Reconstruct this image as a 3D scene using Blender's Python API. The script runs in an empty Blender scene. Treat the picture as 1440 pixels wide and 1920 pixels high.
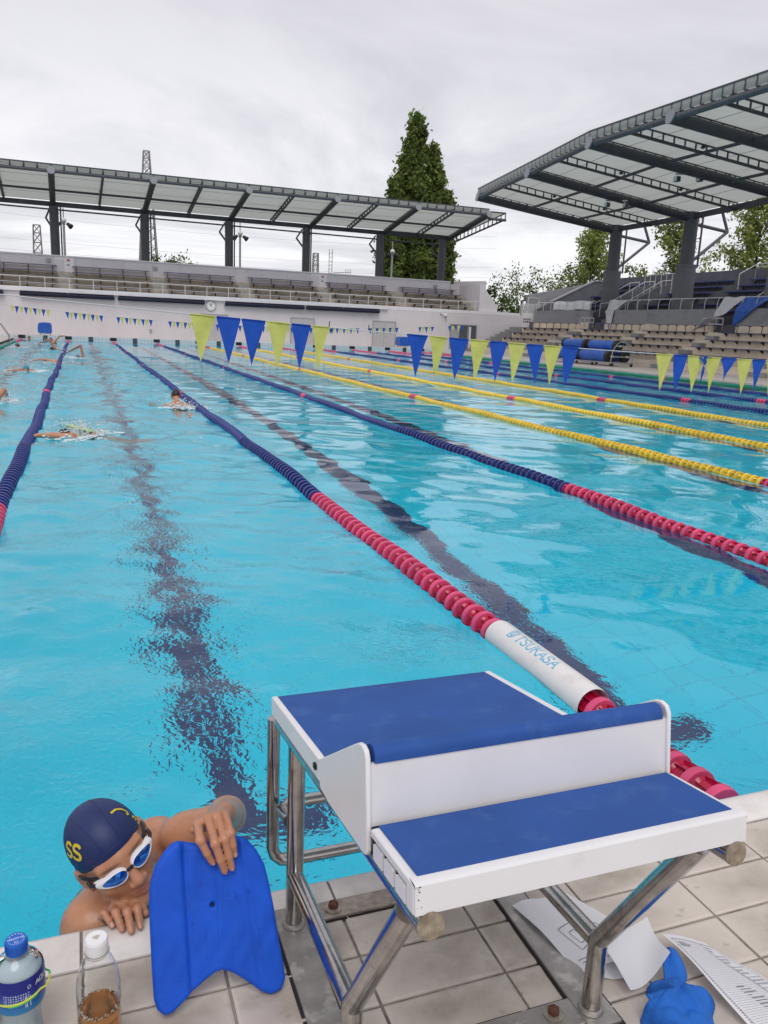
import bpy, math, random
import numpy as np
from mathutils import Vector, Matrix, noise as mnoise

R = math.radians
rnd = random.Random(7)
nrg = np.random.default_rng(7)
scene = bpy.context.scene
COL = scene.collection

# ------------------------------------------------------------------ camera
cam_d = bpy.data.cameras.new('camera')
cam = bpy.data.objects.new('camera', cam_d)
COL.objects.link(cam)
cam_d.sensor_fit = 'HORIZONTAL'
cam_d.sensor_width = 36.0
cam_d.lens = 36.0 * 1506.56 / 1440.0
cam_d.clip_start = 0.05
cam_d.clip_end = 2000
_r = Vector((0.93706, -0.34665, 0.0419)); _u = Vector((0.0387, 0.22237, 0.97419)); _f = Vector((0.34703, 0.91125, -0.22179))
cam.matrix_world = Matrix(((_r.x, _u.x, -_f.x, -1.8914), (_r.y, _u.y, -_f.y, -1.6276), (_r.z, _u.z, -_f.z, 1.4645), (0, 0, 0, 1)))
scene.camera = cam

# ------------------------------------------------------------------ sky and sun (overcast)
SUN_EL, SUN_AZ = R(58), R(200)
world = bpy.data.worlds.new('World')
scene.world = world
world.use_nodes = True
wn, wl = world.node_tree.nodes, world.node_tree.links
wn.clear()
out = wn.new('ShaderNodeOutputWorld'); bg = wn.new('ShaderNodeBackground')
sky = wn.new('ShaderNodeTexSky'); sky.sky_type = 'NISHITA'; sky.sun_disc = False
sky.sun_elevation = SUN_EL; sky.sun_rotation = SUN_AZ
tc = wn.new('ShaderNodeTexCoord'); sep = wn.new('ShaderNodeSeparateXYZ')
wl.new(tc.outputs['Generated'], sep.inputs[0])
def wmath(op, a, b=None, clamp=False):
    n = wn.new('ShaderNodeMath'); n.operation = op; n.use_clamp = clamp
    for i, v in enumerate((a, b)):
        if v is None: continue
        if isinstance(v, (int, float)): n.inputs[i].default_value = v
        else: wl.new(v, n.inputs[i])
    return n.outputs[0]
zc = wmath('ADD', wmath('MAXIMUM', sep.outputs['Z'], 0.0), 0.10)
cmb = wn.new('ShaderNodeCombineXYZ')
wl.new(wmath('DIVIDE', sep.outputs['X'], zc), cmb.inputs[0]); wl.new(wmath('DIVIDE', sep.outputs['Y'], zc), cmb.inputs[1])
def wnoise(scale, detail, rough, dist=0.0):
    n = wn.new('ShaderNodeTexNoise'); n.inputs['Scale'].default_value = scale; n.inputs['Detail'].default_value = detail
    n.inputs['Roughness'].default_value = rough; n.inputs['Distortion'].default_value = dist
    wl.new(cmb.outputs[0], n.inputs['Vector']); return n.outputs['Fac']
def wramp(fac, stops):
    n = wn.new('ShaderNodeValToRGB'); e = n.color_ramp.elements
    while len(e) < len(stops): e.new(0.5)
    for k, (pos, c) in enumerate(stops):
        e[k].position = pos; e[k].color = (*c, 1)
    wl.new(fac, n.inputs[0]); return n.outputs[0]
def wmix(fac, a, b, mode='MIX'):
    n = wn.new('ShaderNodeMix'); n.data_type = 'RGBA'; n.blend_type = mode
    if isinstance(fac, (int, float)): n.inputs[0].default_value = fac
    else: wl.new(fac, n.inputs[0])
    for i, v in ((6, a), (7, b)):
        if isinstance(v, tuple): n.inputs[i].default_value = (*v, 1)
        else: wl.new(v, n.inputs[i])
    return n.outputs[2]
# cloud deck: pale grey above, brighter towards the horizon, grey bars low down
base = wramp(sep.outputs['Z'], [(0.0, (.95, .95, .98)), (.15, (.99, .985, 1.02)), (.26, (.84, .83, .885)), (.42, (.715, .70, .76)), (1.0, (.72, .71, .75))])
n1 = wramp(wnoise(0.50, 8, .58, .7), [(.30, (.60, .60, .635)), (.45, (.86, .86, .88)), (.54, (1.04, 1.04, 1.035)), (.75, (1.14, 1.14, 1.13))])
low = wramp(sep.outputs['Z'], [(.05, (1, 1, 1)), (.24, (1, 1, 1)), (.40, (.26, .26, .26)), (1.0, (.22, .22, .22))])
cloud = wmix(low, base, wmix(1.0, base, n1, 'MULTIPLY'))
skyc = wmix(1.0, sky.outputs[0], (.09, .09, .09), 'MULTIPLY')
final = wmix(.94, skyc, cloud)
wl.new(final, bg.inputs[0]); bg.inputs[1].default_value = 1.0
wl.new(bg.outputs[0], out.inputs[0])

sun_d = bpy.data.lights.new('sun', 'SUN'); sun_d.energy = 1.5; sun_d.angle = R(35); sun_d.color = (1, .97, .93)
sun = bpy.data.objects.new('sun', sun_d); COL.objects.link(sun)
_sd = Vector((math.sin(SUN_AZ) * math.cos(SUN_EL), math.cos(SUN_AZ) * math.cos(SUN_EL), math.sin(SUN_EL)))
sun.rotation_euler = _sd.to_track_quat('Z', 'Y').to_euler()

vs = scene.view_settings
vs.view_transform = 'Standard'; vs.look = 'None'; vs.gamma = 1.0; vs.use_curve_mapping = False
vs.exposure = 0.0
scene.cycles.use_denoising = True
scene.cycles.max_bounces = 10; scene.cycles.transmission_bounces = 8; scene.cycles.transparent_max_bounces = 12
scene.cycles.diffuse_bounces = 4; scene.cycles.glossy_bounces = 4
scene.cycles.caustics_refractive = True; scene.cycles.caustics_reflective = True
scene.cycles.sample_clamp_indirect = 6.0

# ------------------------------------------------------------------ materials
def _nt(name):
    m = bpy.data.materials.new(name); m.use_nodes = True
    return m, m.node_tree.nodes, m.node_tree.links, m.node_tree.nodes['Principled BSDF']
def MAT(name, col, rough=.5, metal=0., vary=0., vscale=6., bump=0., bscale=60., dirt=None, dscale=3., spec=.5, coat=0., obj_rand=0., trans=0., ior=1.45, attr=None, bdist=.01, dpos=(.45, .7)):
    """principled with colour noise, optional dirt colour patches, bump, per-object brightness"""
    m, N, L, b = _nt(name)
    b.inputs['Base Color'].default_value = (*col, 1); b.inputs['Roughness'].default_value = rough; b.inputs['Metallic'].default_value = metal
    b.inputs['Specular IOR Level'].default_value = spec; b.inputs['Coat Weight'].default_value = coat
    b.inputs['Transmission Weight'].default_value = trans; b.inputs['IOR'].default_value = ior
    tc = N.new('ShaderNodeTexCoord'); cur = None
    def mixc(fac, a, bb, mode='MIX'):
        n = N.new('ShaderNodeMix'); n.data_type = 'RGBA'; n.blend_type = mode
        if isinstance(fac, (int, float)): n.inputs[0].default_value = fac
        else: L.new(fac, n.inputs[0])
        for i, v in ((6, a), (7, bb)):
            if isinstance(v, tuple): n.inputs[i].default_value = (*v, 1)
            else: L.new(v, n.inputs[i])
        return n.outputs[2]
    geo = N.new('ShaderNodeNewGeometry')
    def noi(s, d=4, r=.6):
        n = N.new('ShaderNodeTexNoise'); n.inputs['Scale'].default_value = s; n.inputs['Detail'].default_value = d; n.inputs['Roughness'].default_value = r
        L.new(geo.outputs['Position'], n.inputs['Vector']); return n.outputs['Fac']
    def ramp(f, a, b2):
        n = N.new('ShaderNodeMapRange'); n.inputs[1].default_value = a; n.inputs[2].default_value = b2; L.new(f, n.inputs[0]); return n.outputs[0]
    cur = col
    if attr:
        at = N.new('ShaderNodeAttribute'); at.attribute_name = attr; cur = at.outputs['Color']
    if vary:
        lo = tuple(max(0, 1 - vary) for _ in range(3)); hi = tuple(1 + vary for _ in range(3))
        v = N.new('ShaderNodeMix'); v.data_type = 'RGBA'; v.clamp_result = False
        L.new(ramp(noi(vscale), .3, .7), v.inputs[0]); v.inputs[6].default_value = (*lo, 1); v.inputs[7].default_value = (*hi, 1)
        cur = mixc(1.0, cur, v.outputs[2], 'MULTIPLY')
    if obj_rand:
        oi = N.new('ShaderNodeObjectInfo'); rr = N.new('ShaderNodeMapRange'); L.new(oi.outputs['Random'], rr.inputs[0])
        rr.inputs[3].default_value = 1 - obj_rand; rr.inputs[4].default_value = 1 + obj_rand
        cc = N.new('ShaderNodeCombineColor'); [L.new(rr.outputs[0], cc.inputs[i]) for i in range(3)]
        cur = mixc(1.0, cur, cc.outputs[0], 'MULTIPLY')
    if dirt:
        cur = mixc(ramp(noi(dscale, 6, .65), dpos[0], dpos[1]), cur, dirt)
    if not isinstance(cur, tuple): L.new(cur, b.inputs['Base Color'])
    if bump:
        bn = N.new('ShaderNodeBump'); bn.inputs['Strength'].default_value = bump; bn.inputs['Distance'].default_value = bdist
        L.new(noi(bscale, 3), bn.inputs['Height']); L.new(bn.outputs[0], b.inputs['Normal'])
    return m

def tile_mat(name, col, grout, sx, sy, axes='XY', mortar=.006, rough=.3, vary=.06, dirt=None):
    """small-tile grid in world metres on the given pair of axes"""
    m, N, L, b = _nt(name)
    geo = N.new('ShaderNodeNewGeometry'); sp = N.new('ShaderNodeSeparateXYZ'); L.new(geo.outputs['Position'], sp.inputs[0])
    cb = N.new('ShaderNodeCombineXYZ'); L.new(sp.outputs[axes[0]], cb.inputs[0]); L.new(sp.outputs[axes[1]], cb.inputs[1])
    br = N.new('ShaderNodeTexBrick'); br.offset = 0.0; br.squash = 1.0
    br.inputs['Scale'].default_value = 1.0; br.inputs['Brick Width'].default_value = sx; br.inputs['Row Height'].default_value = sy
    br.inputs['Mortar Size'].default_value = mortar; br.inputs['Mortar Smooth'].default_value = .3
    c1 = tuple(x * (1 - vary) for x in col); c2 = tuple(x * (1 + vary) for x in col)
    br.inputs['Color1'].default_value = (*c1, 1); br.inputs['Color2'].default_value = (*c2, 1); br.inputs['Mortar'].default_value = (*grout, 1)
    L.new(cb.outputs[0], br.inputs['Vector'])
    cur = br.outputs['Color']
    if dirt:
        n = N.new('ShaderNodeTexNoise'); n.inputs['Scale'].default_value = 1.3; n.inputs['Detail'].default_value = 6; L.new(geo.outputs['Position'], n.inputs['Vector'])
        rr = N.new('ShaderNodeMapRange'); rr.inputs[1].default_value = .42; rr.inputs[2].default_value = .75; rr.inputs[4].default_value = .7; L.new(n.outputs['Fac'], rr.inputs[0])
        mx = N.new('ShaderNodeMix'); mx.data_type = 'RGBA'; L.new(rr.outputs[0], mx.inputs[0]); L.new(cur, mx.inputs[6]); mx.inputs[7].default_value = (*dirt, 1); cur = mx.outputs[2]
    L.new(cur, b.inputs['Base Color']); b.inputs['Roughness'].default_value = rough
    return m

# ------------------------------------------------------------------ mesh builder
class MB:
    def __init__(s): s.v = []; s.f = []; s.m = []
    def add(s, vs, fs, mi=0):
        o = len(s.v); s.v.extend([tuple(p) for p in vs]); s.f.extend([tuple(o + i for i in f) for f in fs]); s.m.extend([mi] * len(fs)); return s
    def box(s, lo, hi, mi=0):
        x0, y0, z0 = lo; x1, y1, z1 = hi
        return s.add([(x0,y0,z0),(x1,y0,z0),(x1,y1,z0),(x0,y1,z0),(x0,y0,z1),(x1,y0,z1),(x1,y1,z1),(x0,y1,z1)],
                     [(0,3,2,1),(4,5,6,7),(0,1,5,4),(1,2,6,5),(2,3,7,6),(3,0,4,7)], mi)
    def bar(s, a, b, w, h, mi=0, up=(0,0,1)):
        """rectangular bar from a to b, width w (sideways), height h (along up)"""
        a = Vector(a); b = Vector(b); d = (b - a).normalized(); side = d.cross(Vector(up))
        if side.length < 1e-6: side = d.cross(Vector((1,0,0)))
        side.normalize(); u = side.cross(d)
        vs = []
        for p in (a, b):
            for i, j in ((-1,-1),(1,-1),(1,1),(-1,1)): vs.append(p + side * (i * w / 2) + u * (j * h / 2))
        return s.add(vs, [(3,2,1,0),(4,5,6,7),(0,1,5,4),(1,2,6,5),(2,3,7,6),(3,0,4,7)], mi)
    def tube(s, a, b, r, n=10, r2=None, mi=0, cap=True):
        return s.path([a, b], [r, r if r2 is None else r2], n, mi, cap)
    def path(s, pts, r, n=10, mi=0, cap=True, closed=False):
        P = [Vector(p) for p in pts]; k = len(P)
        rs = r if isinstance(r, (list, tuple)) else [r] * k
        ref = None; vs = []
        for i, p in enumerate(P):
            if closed: d = (P[(i + 1) % k] - P[i - 1]).normalized()
            else: d = (P[min(i + 1, k - 1)] - P[max(i - 1, 0)]).normalized()
            if ref is None: ref = d.orthogonal().normalized()
            ref = (ref - d * ref.dot(d))
            ref = ref.normalized() if ref.length > 1e-6 else d.orthogonal().normalized()
            o = d.cross(ref)
            for j in range(n):
                t = 2 * math.pi * j / n; vs.append(p + ref * (rs[i] * math.cos(t)) + o * (rs[i] * math.sin(t)))
        fs = []
        for i in range(k if closed else k - 1):
            i2 = (i + 1) % k
            for j in range(n):
                fs.append((i * n + j, i * n + (j + 1) % n, i2 * n + (j + 1) % n, i2 * n + j))
        if cap and not closed: fs.append(tuple(range(n - 1, -1, -1))); fs.append(tuple((k - 1) * n + j for j in range(n)))
        return s.add(vs, fs, mi)
    def lathe(s, prof, c=(0,0,0), axis='Z', n=20, mi=0, mis=None):
        """prof: (radius, height) pairs; mis: material per band"""
        c = Vector(c); vs = []; fs = []
        for r_, h in prof:
            for j in range(n):
                t = 2 * math.pi * j / n; x, y = r_ * math.cos(t), r_ * math.sin(t)
                vs.append(c + (Vector((x, y, h)) if axis == 'Z' else Vector((x, h, y)) if axis == 'Y' else Vector((h, x, y))))
        o = len(s.v); s.v.extend([tuple(p) for p in vs])
        for i in range(len(prof) - 1):
            for j in range(n):
                a, b, c2, d = i * n + j, i * n + (j + 1) % n, (i + 1) * n + (j + 1) % n, (i + 1) * n + j
                s.f.append(tuple(o + q for q in ((a, b, c2, d) if axis != 'Y' else (d, c2, b, a)))); s.m.append(mis[i] if mis else mi)
        return s
    def prism(s, poly, lo, hi, fn, mi=0):
        """poly of 2D points extruded between lo and hi; fn(a, b, t) -> 3D"""
        n = len(poly); vs = [fn(a, b, lo) for a, b in poly] + [fn(a, b, hi) for a, b in poly]
        fs = [tuple(range(n - 1, -1, -1)), tuple(range(n, 2 * n))] + [(i, (i + 1) % n, n + (i + 1) % n, n + i) for i in range(n)]
        return s.add(vs, fs, mi)
    def quad(s, a, b, c, d, mi=0): return s.add([a, b, c, d], [(0, 1, 2, 3)], mi)
    def ball(s, c, r, n=8, k=5, mi=0, sc=(1,1,1)):
        c = Vector(c); vs = [c + Vector((0,0,-r*sc[2]))]; fs = []
        for i in range(1, k):
            ph = math.pi * i / k - math.pi / 2
            for j in range(n):
                t = 2 * math.pi * j / n
                vs.append(c + Vector((r*sc[0]*math.cos(ph)*math.cos(t), r*sc[1]*math.cos(ph)*math.sin(t), r*sc[2]*math.sin(ph))))
        vs.append(c + Vector((0,0,r*sc[2])))
        for j in range(n): fs.append((0, 1 + (j + 1) % n, 1 + j))
        for i in range(k - 2):
            for j in range(n):
                fs.append((1+i*n+j, 1+i*n+(j+1)%n, 1+(i+1)*n+(j+1)%n, 1+(i+1)*n+j))
        l = len(vs) - 1
        for j in range(n): fs.append((1+(k-2)*n+j, 1+(k-2)*n+(j+1)%n, l))
        return s.add(vs, fs, mi)
    def mesh(s, name, mats, smooth=35):
        me = bpy.data.meshes.new(name); me.from_pydata(s.v, [], s.f)
        for m in (mats if isinstance(mats, (list, tuple)) else [mats]): me.materials.append(m)
        if len(me.materials) > 1: me.polygons.foreach_set('material_index', s.m)
        if smooth:
            me.shade_smooth(); me.set_sharp_from_angle(angle=R(smooth))
        return me
    def build(s, name, mats, parent=None, smooth=35, **kw): return ob(name, s.mesh(name, mats, smooth), parent, **kw)

LOC = {}
def ob(name, me, parent=None, loc=None, label=None, cat=None, group=None, kind=None, rot=None, bevel=None):
    o = bpy.data.objects.new(name, me); COL.objects.link(o)
    if loc is not None: o.location = loc
    if rot is not None: o.rotation_euler = rot
    if parent is not None:
        o.parent = parent
        if parent.name in LOC: o.matrix_parent_inverse = Matrix.Translation(-LOC[parent.name])
    if label: o['label'] = label
    if cat: o['category'] = cat
    if group: o['group'] = group
    if kind: o['kind'] = kind
    if bevel:
        b = o.modifiers.new('bevel', 'BEVEL'); b.width = bevel; b.segments = 3; b.limit_method = 'ANGLE'; b.angle_limit = R(40)
    return o
def thing(name, label, cat, loc=(0,0,0), group=None):
    """an Empty at the thing's base; children are given in world coordinates"""
    o = ob(name, None, None, loc=Vector(loc), label=label, cat=cat, group=group); o.empty_display_size = .3
    LOC[o.name] = Vector(loc); return o
def np_mesh(name, V, F, mats, smooth=True):
    V = np.asarray(V, np.float32); F = np.asarray(F, np.int32); k = F.shape[1]
    me = bpy.data.meshes.new(name); me.vertices.add(len(V)); me.vertices.foreach_set('co', V.ravel())
    me.loops.add(F.size); me.loops.foreach_set('vertex_index', F.ravel())
    me.polygons.add(len(F)); me.polygons.foreach_set('loop_start', np.arange(0, F.size, k, dtype=np.int32))
    me.polygons.foreach_set('loop_total', np.full(len(F), k, np.int32))
    me.update(calc_edges=True)
    me.polygons.foreach_set('use_smooth', np.full(len(F), bool(smooth)))
    for m in (mats if isinstance(mats, (list, tuple)) else [mats]): me.materials.append(m)
    return me

# ------------------------------------------------------------------ implicit surfaces (people, kickboard, cloth)
def smin(a, b, k):
    if k <= 0: return np.minimum(a, b)
    h = np.maximum(k - np.abs(a - b), 0) / k
    return np.minimum(a, b) - h * h * k * .25
def smax(a, b, k): return -smin(-a, -b, k)
def sd_cap(P, a, b, r1, r2):
    a = np.asarray(a, np.float32); b = np.asarray(b, np.float32); ab = b - a
    t = np.clip(((P - a) @ ab) / max(float(ab @ ab), 1e-12), 0, 1)
    return np.linalg.norm(P - a - t[:, None] * ab, axis=1) - (r1 + (r2 - r1) * t)
def sd_ell(P, c, rad, M=None):
    q = P - np.asarray(c, np.float32)
    if M is not None: q = q @ np.asarray(M, np.float32)
    rad = np.asarray(rad, np.float32)
    k0 = np.linalg.norm(q / rad, axis=1); k1 = np.linalg.norm(q / (rad * rad), axis=1)
    return k0 * (k0 - 1) / np.maximum(k1, 1e-6)
def nets(fn, lo, hi, h, B=8):
    """surface nets of fn(P)<0, evaluated only in blocks near the surface"""
    lo = np.asarray(lo, np.float32); hi = np.asarray(hi, np.float32)
    nb = np.ceil((hi - lo) / (h * B)).astype(int); n = nb * B + 1
    D = np.full(tuple(n), 1.0, np.float32)
    g = np.stack(np.meshgrid(*[np.arange(k) for k in nb], indexing='ij'), -1).reshape(-1, 3)
    cen = lo + (g + .5) * (h * B)
    dc = np.concatenate([fn(c.astype(np.float32)) for c in np.array_split(cen, max(1, len(cen) // 60000))])
    rad = h * B * .9 * 1.25 + h
    loc = np.stack(np.meshgrid(*[np.arange(B + 1)] * 3, indexing='ij'), -1).reshape(-1, 3)
    for q in g[dc < -rad]:
        D[q[0]*B:q[0]*B+B+1, q[1]*B:q[1]*B+B+1, q[2]*B:q[2]*B+B+1] = -1.0
    keep = g[np.abs(dc) <= rad]
    for ch in np.array_split(keep, max(1, len(keep) // 300)):
        if not len(ch): continue
        I = (ch[:, None, :] * B + loc[None]).reshape(-1, 3)
        D[I[:, 0], I[:, 1], I[:, 2]] = fn((lo + I * h).astype(np.float32))
    S = D < 0
    c = [S[i:n[0]-1+i, j:n[1]-1+j, k:n[2]-1+k] for i in (0,1) for j in (0,1) for k in (0,1)]
    al = c[0].copy(); an = c[0].copy()
    for q in c[1:]: al &= q; an |= q
    act = an & ~al; A = np.argwhere(act)
    idx = np.full(act.shape, -1, np.int32); idx[tuple(A.T)] = np.arange(len(A))
    cor = np.array([(i, j, k) for i in (0,1) for j in (0,1) for k in (0,1)])
    val = np.stack([D[A[:,0]+q[0], A[:,1]+q[1], A[:,2]+q[2]] for q in cor], 1)
    acc = np.zeros((len(A), 3)); cnt = np.zeros(len(A))
    for e in range(8):
        for f in range(e + 1, 8):
            if np.abs(cor[e] - cor[f]).sum() != 1: continue
            a, b = val[:, e], val[:, f]; m = (a < 0) != (b < 0)
            t = np.where(m, a / np.where(m, a - b, 1), 0)
            acc += np.where(m[:, None], cor[e] + t[:, None] * (cor[f] - cor[e]), 0); cnt += m
    V = lo + (A + acc / np.maximum(cnt, 1)[:, None]) * h
    F = []
    for ax in range(3):
        b, c2 = [(1, 2), (2, 0), (0, 1)][ax]
        s0 = [slice(None)] * 3; s1 = [slice(None)] * 3; s0[ax] = slice(0, -1); s1[ax] = slice(1, None)
        X = np.argwhere(S[tuple(s0)] != S[tuple(s1)])
        X = X[(X[:, b] > 0) & (X[:, c2] > 0) & (X[:, b] < n[b] - 1) & (X[:, c2] < n[c2] - 1)]
        eb = np.eye(3, dtype=int)[b]; ec = np.eye(3, dtype=int)[c2]
        q = np.stack([idx[tuple((X - eb - ec).T)], idx[tuple((X - ec).T)], idx[tuple(X.T)], idx[tuple((X - eb).T)]], 1)
        ins = S[tuple(X.T)]; q[~ins] = q[~ins][:, ::-1]
        F.append(q)
    F = np.concatenate(F); F = F[(F >= 0).all(1)]
    return V, F

# ------------------------------------------------------------------ strokes: lettering and marks as thin raised print
GL = {
 'T': [[(0,1),(.8,1)], [(.4,1),(.4,0)]], 'K': [[(.08,0),(.08,1)], [(.75,1),(.1,.42)], [(.3,.6),(.8,0)]],
 'U': [[(.08,1),(.08,.3),(.18,.06),(.4,0),(.62,.06),(.72,.3),(.72,1)]], 'A': [[(0,0),(.4,1),(.8,0)], [(.15,.35),(.65,.35)]],
 'S': [[(.7,.82),(.6,.95),(.4,1),(.18,.95),(.08,.78),(.16,.6),(.4,.52),(.64,.42),(.74,.24),(.64,.06),(.4,0),(.15,.05),(.05,.2)]],
 'Q': [[(.4,0),(.12,.12),(.04,.5),(.12,.88),(.4,1),(.68,.88),(.76,.5),(.68,.12),(.4,0)], [(.5,.25),(.82,-.06)]],
 'R': [[(.08,0),(.08,1),(.5,1),(.7,.85),(.7,.65),(.5,.5),(.08,.5)], [(.42,.5),(.76,0)]], 'I': [[(.3,0),(.3,1)]],
}
SERIF = {'T': [((.25,0),(.55,0)), ((0,1),(0,.8)), ((.8,1),(.8,.8))], 'K': [((-.02,0),(.2,0)), ((-.02,1),(.2,1)), ((.62,1),(.86,1)), ((.68,0),(.92,0))],
         'U': [((-.04,1),(.2,1)), ((.6,1),(.84,1))], 'A': [((-.1,0),(.12,0)), ((.66,0),(.92,0))], 'S': [((.7,.98),(.7,.72)), ((.05,.02),(.05,.28))]}
def stroke(mb, pts, w, fn, mi=0, sub=1):
    """flat ribbon of width w along 2D pts, mapped by fn(u, v) -> 3D"""
    P = []
    for a, b in zip(pts[:-1], pts[1:]):
        for i in range(sub): P.append((a[0] + (b[0]-a[0])*i/sub, a[1] + (b[1]-a[1])*i/sub))
    P.append(pts[-1]); L_ = []; R_ = []
    for i, p in enumerate(P):
        a = P[max(i-1, 0)]; b = P[min(i+1, len(P)-1)]; dx, dy = b[0]-a[0], b[1]-a[1]; d = math.hypot(dx, dy) or 1
        nx, ny = -dy / d * w / 2, dx / d * w / 2
        L_.append(fn(p[0]+nx, p[1]+ny)); R_.append(fn(p[0]-nx, p[1]-ny))
    n = len(P); mb.add(L_ + R_, [(i, n + i, n + i + 1, i + 1) for i in range(n - 1)], mi)
def word(mb, txt, h, w, pitch, fn, mi=0, serif=False, sub=1):
    for i, ch in enumerate(txt):
        f = lambda u, v, i=i: fn(i * pitch + u * h, v * h)
        for pl in GL[ch]: stroke(mb, pl, w / h, f, mi, sub)
        if serif:
            for a, b in SERIF.get(ch, []): stroke(mb, [a, b], w / h * .8, f, mi)
# ================================================================== THE SETTING
DECK = 0.12
M_concrete = MAT('pale_concrete', (.50, .47, .44), .85, vary=.12, vscale=2, dirt=(.36, .33, .30), dscale=1.2)
M_white = MAT('white_wall_paint', (.66, .62, .64), .75, vary=.05, vscale=.6, dirt=(.54, .51, .52), dscale=.5, dpos=(.5, .9))
M_white2 = MAT('white_band_paint', (.76, .74, .76), .7, vary=.04, vscale=.8, dirt=(.6, .57, .57), dscale=1.5, dpos=(.55, .9))
M_steel = MAT('brushed_steel', (.46, .445, .43), .16, 1.0, vary=.18, vscale=25, dirt=(.24, .21, .19), dscale=22, dpos=(.55, .8), bump=.08, bscale=60, bdist=.002)
M_greysteel = MAT('dark_grey_steel', (.055, .058, .07), .45, vary=.15, vscale=3)
M_rail = MAT('white_rail_paint', (.62, .62, .62), .5, vary=.1, vscale=3)

# ---- pool floor, walls and painted lines
PX0, PX1, PY1, DEPTH = -5.45, 20.55, 50.0, 2.0
M_floor = tile_mat('pool_floor_tile', (.002, .76, .99), (.002, .60, .87), .26, .26, 'XY', .006, .5, .03)
M_pwall = tile_mat('pool_wall_tile', (.02, .70, .94), (.015, .52, .76), .1, .1, 'XZ', .004, .4, .05)
M_line = MAT('lane_line_tile', (.014, .038, .15), .5, vary=.2, vscale=9)
fl = MB().quad((PX0, .05, -DEPTH), (PX1, .05, -DEPTH), (PX1, PY1, -DEPTH), (PX0, PY1, -DEPTH)).build('pool_floor', M_floor, kind='structure')
w = MB()
w.quad((PX0, .05, -DEPTH), (PX0, .05, .105), (PX1, .05, .105), (PX1, .05, -DEPTH))
w.quad((PX0, .05, -DEPTH), (PX0, PY1, -DEPTH), (PX0, PY1, .05), (PX0, .05, .05))
w.quad((PX1, .05, -DEPTH), (PX1, .05, .05), (PX1, PY1, .05), (PX1, PY1, -DEPTH))
w.quad((PX0, PY1, -DEPTH), (PX1, PY1, -DEPTH), (PX1, PY1, -.02), (PX0, PY1, -.02))
w.build('pool_wall', M_pwall, kind='structure', smooth=0)
for k in range(10):
    x = -3.75 + 2.5 * k; z = -DEPTH + .004
    m = MB(); m.quad((x-.135, 2.0, z), (x+.135, 2.0, z), (x+.135, 48, z), (x-.135, 48, z))
    for y in (1.86, 48.0): m.quad((x-.5, y, z), (x+.5, y, z), (x+.5, y+.24, z+.001), (x-.5, y+.24, z+.001))
    m.build('lane_line', M_line, kind='structure', smooth=0)

# ---- water: real waves on a sheet that gets coarser with distance, fine ripples in the bump
def water_height(X, Y, seed=3):
    g = np.random.default_rng(seed); H = np.zeros_like(X)
    left = np.clip(.5 - X / .7, 0, 1); far = np.clip((Y - 4) / 14, 0, 1)
    for i in range(64):
        lam = .16 * (1.9 / .16) ** g.random(); k = 2 * math.pi / lam; th = g.normal(1.2, .95); ph = g.random() * 6.283
        slope = .0145 * (lam / .5) ** -.12
        env = .6 + .4 * np.sin(X * g.uniform(.3, 1.1) + Y * g.uniform(.2, .8) + g.random() * 6)
        wgt = (left * (1.5 + .5*far) + (1 - left) * .62) if lam > .38 else (left * (1.7 + .6*far) + (1 - left) * .16)
        H += wgt * slope / k * np.sin(k * (X * math.cos(th) + Y * math.sin(th)) + ph) * env
    return H.astype(np.float32)
ys = [.05]
while ys[-1] < PY1: ys.append(ys[-1] + .022 + .0035 * ys[-1])
ys[-1] = PY1 - .002
ys = np.array(ys); xs = np.concatenate([np.arange(PX0 + .002, 3.5, .032), np.arange(3.5, PX1 - .002, .05), [PX1 - .002]])
Xg, Yg = np.meshgrid(xs, ys, indexing='ij')
Zg = water_height(Xg, Yg)
Zg *= np.clip((Yg - .03) / .25, .25, 1)
nx_, ny_ = Xg.shape
ii = (np.arange(nx_ - 1)[:, None] * ny_ + np.arange(ny_ - 1)[None]).ravel()
me = np_mesh('pool_water', np.stack([Xg, Yg, Zg], -1).reshape(-1, 3), np.stack([ii, ii + ny_, ii + ny_ + 1, ii + 1], 1), [])
M_water, N, L, b = _nt('pool_water')
b.inputs['Base Color'].default_value = (.97, 1, 1, 1); b.inputs['Roughness'].default_value = .0; b.inputs['IOR'].default_value = 1.333
b.inputs['Transmission Weight'].default_value = 1.0
geo = N.new('ShaderNodeNewGeometry'); mp = N.new('ShaderNodeMapping'); mp.inputs['Scale'].default_value = (1.0, .8, 1); L.new(geo.outputs['Position'], mp.inputs[0])
nz = N.new('ShaderNodeTexNoise'); nz.inputs['Scale'].default_value = 9; nz.inputs['Detail'].default_value = 2.5; nz.inputs['Roughness'].default_value = .5; nz.inputs['Distortion'].default_value = .8
L.new(mp.outputs[0], nz.inputs['Vector'])
bp_ = N.new('ShaderNodeBump'); bp_.inputs['Strength'].default_value = .28; bp_.inputs['Distance'].default_value = .011
sx = N.new('ShaderNodeSeparateXYZ'); L.new(geo.outputs['Position'], sx.inputs[0])
mr = N.new('ShaderNodeMapRange'); mr.inputs[1].default_value = -.3; mr.inputs[2].default_value = .5; mr.inputs[3].default_value = .46; mr.inputs[4].default_value = .10
L.new(sx.outputs['X'], mr.inputs[0]); L.new(mr.outputs[0], bp_.inputs['Strength'])
L.new(nz.outputs['Fac'], bp_.inputs['Height'])
nz2 = N.new('ShaderNodeTexNoise'); nz2.inputs['Scale'].default_value = 30; nz2.inputs['Detail'].default_value = 1.5; nz2.inputs['Distortion'].default_value = 1.2; L.new(mp.outputs[0], nz2.inputs['Vector'])
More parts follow.
